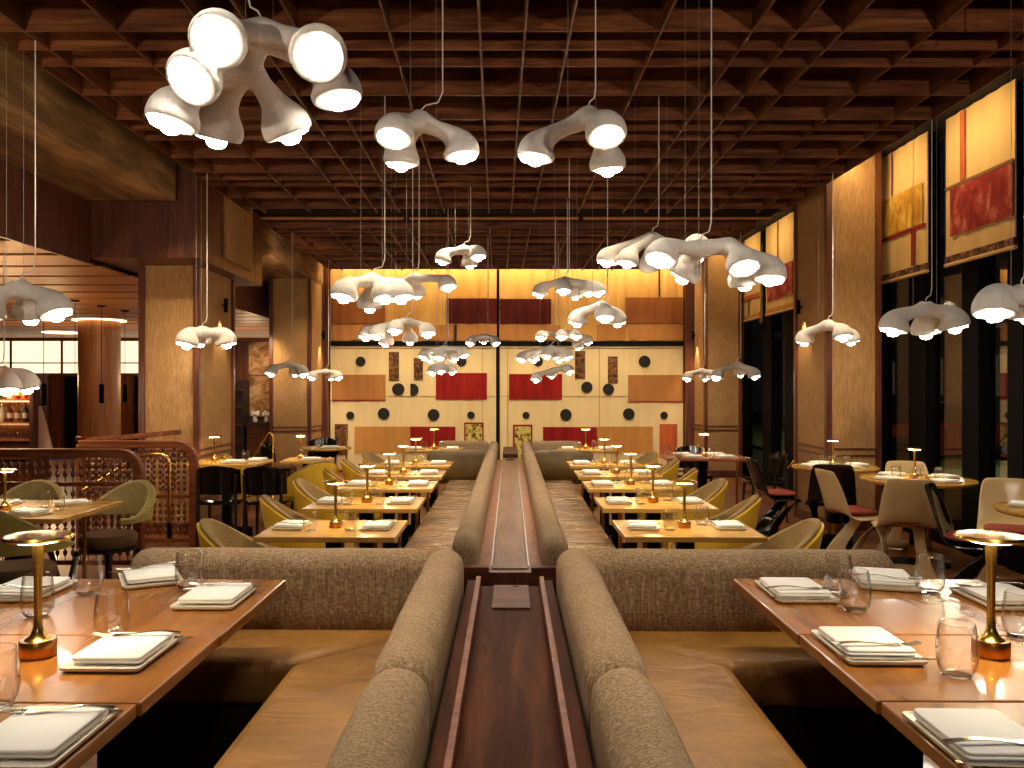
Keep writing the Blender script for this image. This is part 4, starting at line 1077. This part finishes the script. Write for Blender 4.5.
# ------------------------------------------------------------------ outside
bm = B(); box(bm, 4.6, -4, -.35, 40, 60, -.2); struct('ground_street', bm, M['asphalt'], smooth=False)
bm = B(); box(bm, 7.5, 10, -.2, 14, 40, -.12); struct('ground_lawn', bm, M['lawn'], smooth=False)
bm = B(); box(bm, 22, -4, -.2, 23, 60, 9); struct('exterior_wall', bm, M['facade'], smooth=False)
bm = B()
for k in range(9):
    for r2 in range(2): box(bm, 21.95, 6 + k * 5, 1.2 + r2 * 3, 21.99, 8.2 + k * 5, 3 + r2 * 3)
struct('exterior_window', bm, M['lit_window'], smooth=False)
t = thing('planter', 'dark planter box with leafy plants outside the window', 'planter', (5.05, 8.0, -.2))
bm = B(); box(bm, -.2, -1.2, 0, .2, 1.4, .75); obj('box', bm, M['soil'], t, smooth=False)
def plant(x, y, h, lab):
    t = thing('leafy_plant', lab, 'plant', (x, y, .552), 0, 'plants outside the window')
    bm = B(); lf = B()
    for k in range(9):
        a = k * 2.4; e = V(.22 * math.cos(a) * (.5 + k / 12), .22 * math.sin(a) * (.5 + k / 12), h * (.5 + .5 * random.random()))
        tube(bm, [V(0, 0, 0), e * .5 + V(0, 0, .1), e], .005, 5)
        for j in range(7):
            p = e * (.35 + .65 * j / 6); d = V(random.uniform(-1, 1), random.uniform(-1, 1), random.uniform(-.2, .8)).normalized() * .09; n = d.cross(V(.3, .2, 1)).normalized() * .022
            q = [lf.verts.new(v) for v in (p, p + d * .5 + n, p + d, p + d * .5 - n)]; lf.faces.new(q)
    obj('stems', bm, M['leaf'], t); obj('leaves', lf, M['leaf'], t)
plant(5.05, 7.2, .75, 'leafy plant outside the window behind the cut-off round table'); plant(5.05, 8.0, .95, 'leafy plant outside the window behind the beige chairs'); plant(5.05, 8.8, .8, 'leafy plant outside the window nearest the window column')
t = thing('parked_car', 'dark red car with lit tail lights on the street outside', 'car', (10.5, 20, -.2))
bm = B(); rs = []
for x, z0, z1, w in ((-2.1, .35, .75, .7), (-1.9, .25, .85, .82), (-1.2, .22, .92, .86), (0, .22, .95, .88), (1.3, .22, .9, .86), (1.95, .25, .8, .82), (2.1, .35, .65, .7)):
    rs.append([V(x, -w, z0), V(x, w, z0), V(x, w, z1 - .08), V(x, w - .08, z1), V(x, -w + .08, z1), V(x, -w, z1 - .08)])
loft(bm, rs); obj('body', bm, M['car_red'], t)
bm = B(); loft(bm, [[V(-1.5, -.75, .9), V(-1.5, .75, .9), V(1.0, .75, .9), V(1.0, -.75, .9)], [V(-1.0, -.6, 1.4), V(-1.0, .6, 1.4), V(.35, .6, 1.4), V(.35, -.6, 1.4)]]); obj('cabin', bm, M['black_gloss'], t, smooth=False)
for x in (-1.3, 1.3):
    for y in (-.84, .84):
        bm = B(); lathe(bm, [(.32, -.09), (.32, .09)], 24, Matrix.Translation((x, y, .32)) @ Matrix.Rotation(PI / 2, 4, 'X')); obj('wheel', bm, M['black'], t)
bm = B(); box(bm, -2.13, -.74, .6, -2.0, .74, .72); obj('tail_light', bm, M['tail'], t, smooth=False)
t = thing('street_lamp', 'street lamp lighting the lawn outside the window', 'street lamp', (9.5, 14, -.12))
bm = B(); tube(bm, [(0, 0, 0), (0, 0, 4.2)], [.07, .045], 10); obj('pole', bm, M['black'], t)
bm = B(); lathe(bm, [(.05, 4.2), (.16, 4.3), (.16, 4.42), (.02, 4.5)], 20); obj('lamp_head', bm, M['street_lamp'], t)

# ------------------------------------------------------------------- lights
def light(kind, name, loc, energy, col, size=.05, aim=None, angle=None, blend=.6, sx=None, sy=None):
    d = bpy.data.lights.new(name, kind); d.energy = energy; d.color = col
    o = bpy.data.objects.new(name, d); C.objects.link(o); o.location = loc
    if kind == 'AREA':
        d.shape = 'RECTANGLE'; d.size = sx; d.size_y = sy
    else: d.shadow_soft_size = size
    if kind == 'SPOT': d.spot_size = math.radians(angle); d.spot_blend = blend
    if aim is not None:
        o.rotation_euler = (Vector(aim) - Vector(loc)).to_track_quat('-Z', 'Y').to_euler()
    return o
WARM = (1, .66, .32); AMB = (1, .80, .54)
for s in (-1, 1):
    for k, (y0, d) in enumerate(ROWS):
        p = F(s * 1.0, y0 + d / 2)
        light('SPOT', 'downlight', (p.x, p.y, LZ - .03), 48, (1, .83, .54), .03, (p.x, p.y, 0), 34, .8)
    for y in (1.1, 2.25):
        light('SPOT', 'downlight', (s * 1.05, y, LZ - .03), 56, (1, .92, .78), .05, (s * 1.05, y, 0), 62, .8)
    light('SPOT', 'downlight', (s * .35, 2.1, LZ - .03), 30, AMB, .05, (s * .35, 2.5, 0), 60, .8)
    light('SPOT', 'downlight', (s * .45, 6, LZ - .03), 60, AMB, .05, (s * .50, 6, 0), 60, .8)
    light('SPOT', 'downlight', (s * .45, 8.6, LZ - .03), 60, AMB, .05, (s * .50, 8.6, 0), 60, .8)
for x, y in ((3.70, 7.32), (3.75, 5.5), (3.42, 8.4), (2.4, 9.7), (-3.1, 5.5), (-2.75, 8.6), (-2.2, 9.5), (-2.3, 11.2)):
    light('SPOT', 'downlight', (min(x, 3.3), y, LZ - .03), 26, AMB, .04, (x, y, 0), 44, .8)
# end wall: cove above, washers from the lattice
light('AREA', 'cove_strip', (.2, 15.0, LZ + .35), 60, (1, .75, .40), aim=(.2, 15.5, 2.4), sx=6.4, sy=.08)
for x in (-2.4, -1.2, 0, 1.3, 2.6):
    light('SPOT', 'wall_washer', (x, 13.2, LZ - .03), 105, (1, .80, .50), .05, (x, 15.4, 1.35), 62, .9)
# shades lit from the ceiling edge
for px, e in ((982, 55), (903, 55), (781, 45), (750, 45)):
    y = yx(px, XS); light('AREA', 'shade_light', (3.75, y, 4.06), e * .13, (1, .76, .40), aim=(XS + .05, y, 2.9), sx=.9, sy=.06)
for p, rz, lab in SCON:
    light('SPOT', 'sconce_light', (p[0], p[1], p[2] - .02), 26, (1, .76, .40), .02, (p[0] + (-.06 if p[0] < 0 else .06), p[1], 0), 70, .7)
for x, y in ((-3.4, 8.3), (-3.5, 13.6)):
    light('SPOT', 'column_light', (-2.6, y - 1.1, LZ - .03), 110, AMB, .05, (x, y + .5, 1.1), 60, .9)
for x, y in ((3.8, 9.1), (3.8, 14.4)):
    light('SPOT', 'column_light', (2.9, y - 1.7, LZ - .03), 70, (1, .78, .55), .05, (x, y, 1.0), 60, .9)
light('SPOT', 'beam_light', (-2.4, 4.6, 2.6), 14, AMB, .1, (-3.4, 6.2, 3.5), 110, 1); light('SPOT', 'beam_light', (-3.6, 3.2, 2.5), 10, (1, .72, .42), .1, (-3.5, 5.5, 3.4), 120, 1)
light('SPOT', 'beam_light', (-2.7, 11.6, 2.9), 14, AMB, .05, (-3.3, 12.6, 3.6), 110, 1)
# fill spots added behind the camera to light the lattice and pendants
for q in (-1, 1):
    light('SPOT', 'fill_spot', (q * 3.25, -.5, 2.45), 175, (1, .84, .68), .07, (q * 1.3, 6.5, 3.5), 66, .9)
light('SPOT', 'fill_spot', (0, -1.4, 2.4), 40, (1, .84, .68), .15, (0, 6, 2.9), 90, 1)
# bar room
for x, y in ((-5.2, 7.5), (-6.6, 11.2), (-6.4, 17), (-8.6, 16)):
    light('POINT', 'bar_fill', (x, y, 1.7), 24, (1, .64, .30), .12)
light('SPOT', 'bar_column_fill', (-5.9, 12.6, 2.7), 60, (1, .72, .42), .06, (-7.2, 15.4, 1.0), 70, .9)  # spot added to brighten the round bar column and the wall
light('POINT', 'shelf_fill', (XB - .8, 10.5, 1.55), 14, (1, .76, .44), .05)  # added to brighten the bottles; no fixture hangs in front of the shelf
light('POINT', 'bar_fill', (-5.2, 17.5, 1.9), 14, (1, .68, .36), .1)  # added to brighten the dark view between the bar-side columns
light('SPOT', 'stair_light', (-3.5, 7.4, 2.6), 40, AMB, .05, (-3.5, 7.5, 0), 90, .8)
light('SPOT', 'mural_light', (-3.9, 13.4, 2.5), 40, AMB, .05, (-4.0, 14.6, 1.6), 70, .9)
light('POINT', 'lawn_light', (9.5, 14, 3.9), 800, (1, .9, .66), .15)
light('POINT', 'lawn_light', (13, 24, 3.9), 1500, (1, .9, .66), .15)  # second point added to brighten the lawn; no lamp stands here
w = bpy.data.worlds.new('night'); SC.world = w; w.use_nodes = True
w.node_tree.nodes['Background'].inputs[0].default_value = (.010, .012, .018, 1); w.node_tree.nodes['Background'].inputs[1].default_value = .6

# ------------------------------------------------------------------- camera
cd = bpy.data.cameras.new('camera'); co = bpy.data.objects.new('camera', cd); C.objects.link(co)
co.location = (0, 0, CAMZ); co.rotation_euler = (PI / 2, 0, 0)
cd.sensor_width = 36; cd.lens = 830 / 1024 * 36; cd.shift_x = 14 / 1024; cd.shift_y = 4 / 1024; cd.clip_start = .05
SC.camera = co
SC.view_settings.view_transform = 'Standard'; SC.view_settings.look = 'None'; SC.view_settings.gamma = 1; SC.view_settings.exposure = .88
SC.view_settings.use_curve_mapping = False
cy = SC.cycles; cy.use_denoising = True; cy.max_bounces = 8; cy.diffuse_bounces = 4; cy.glossy_bounces = 4; cy.transparent_max_bounces = 24
cy.sample_clamp_indirect = 6; cy.caustics_reflective = False; cy.caustics_refractive = False; cy.use_light_tree = True
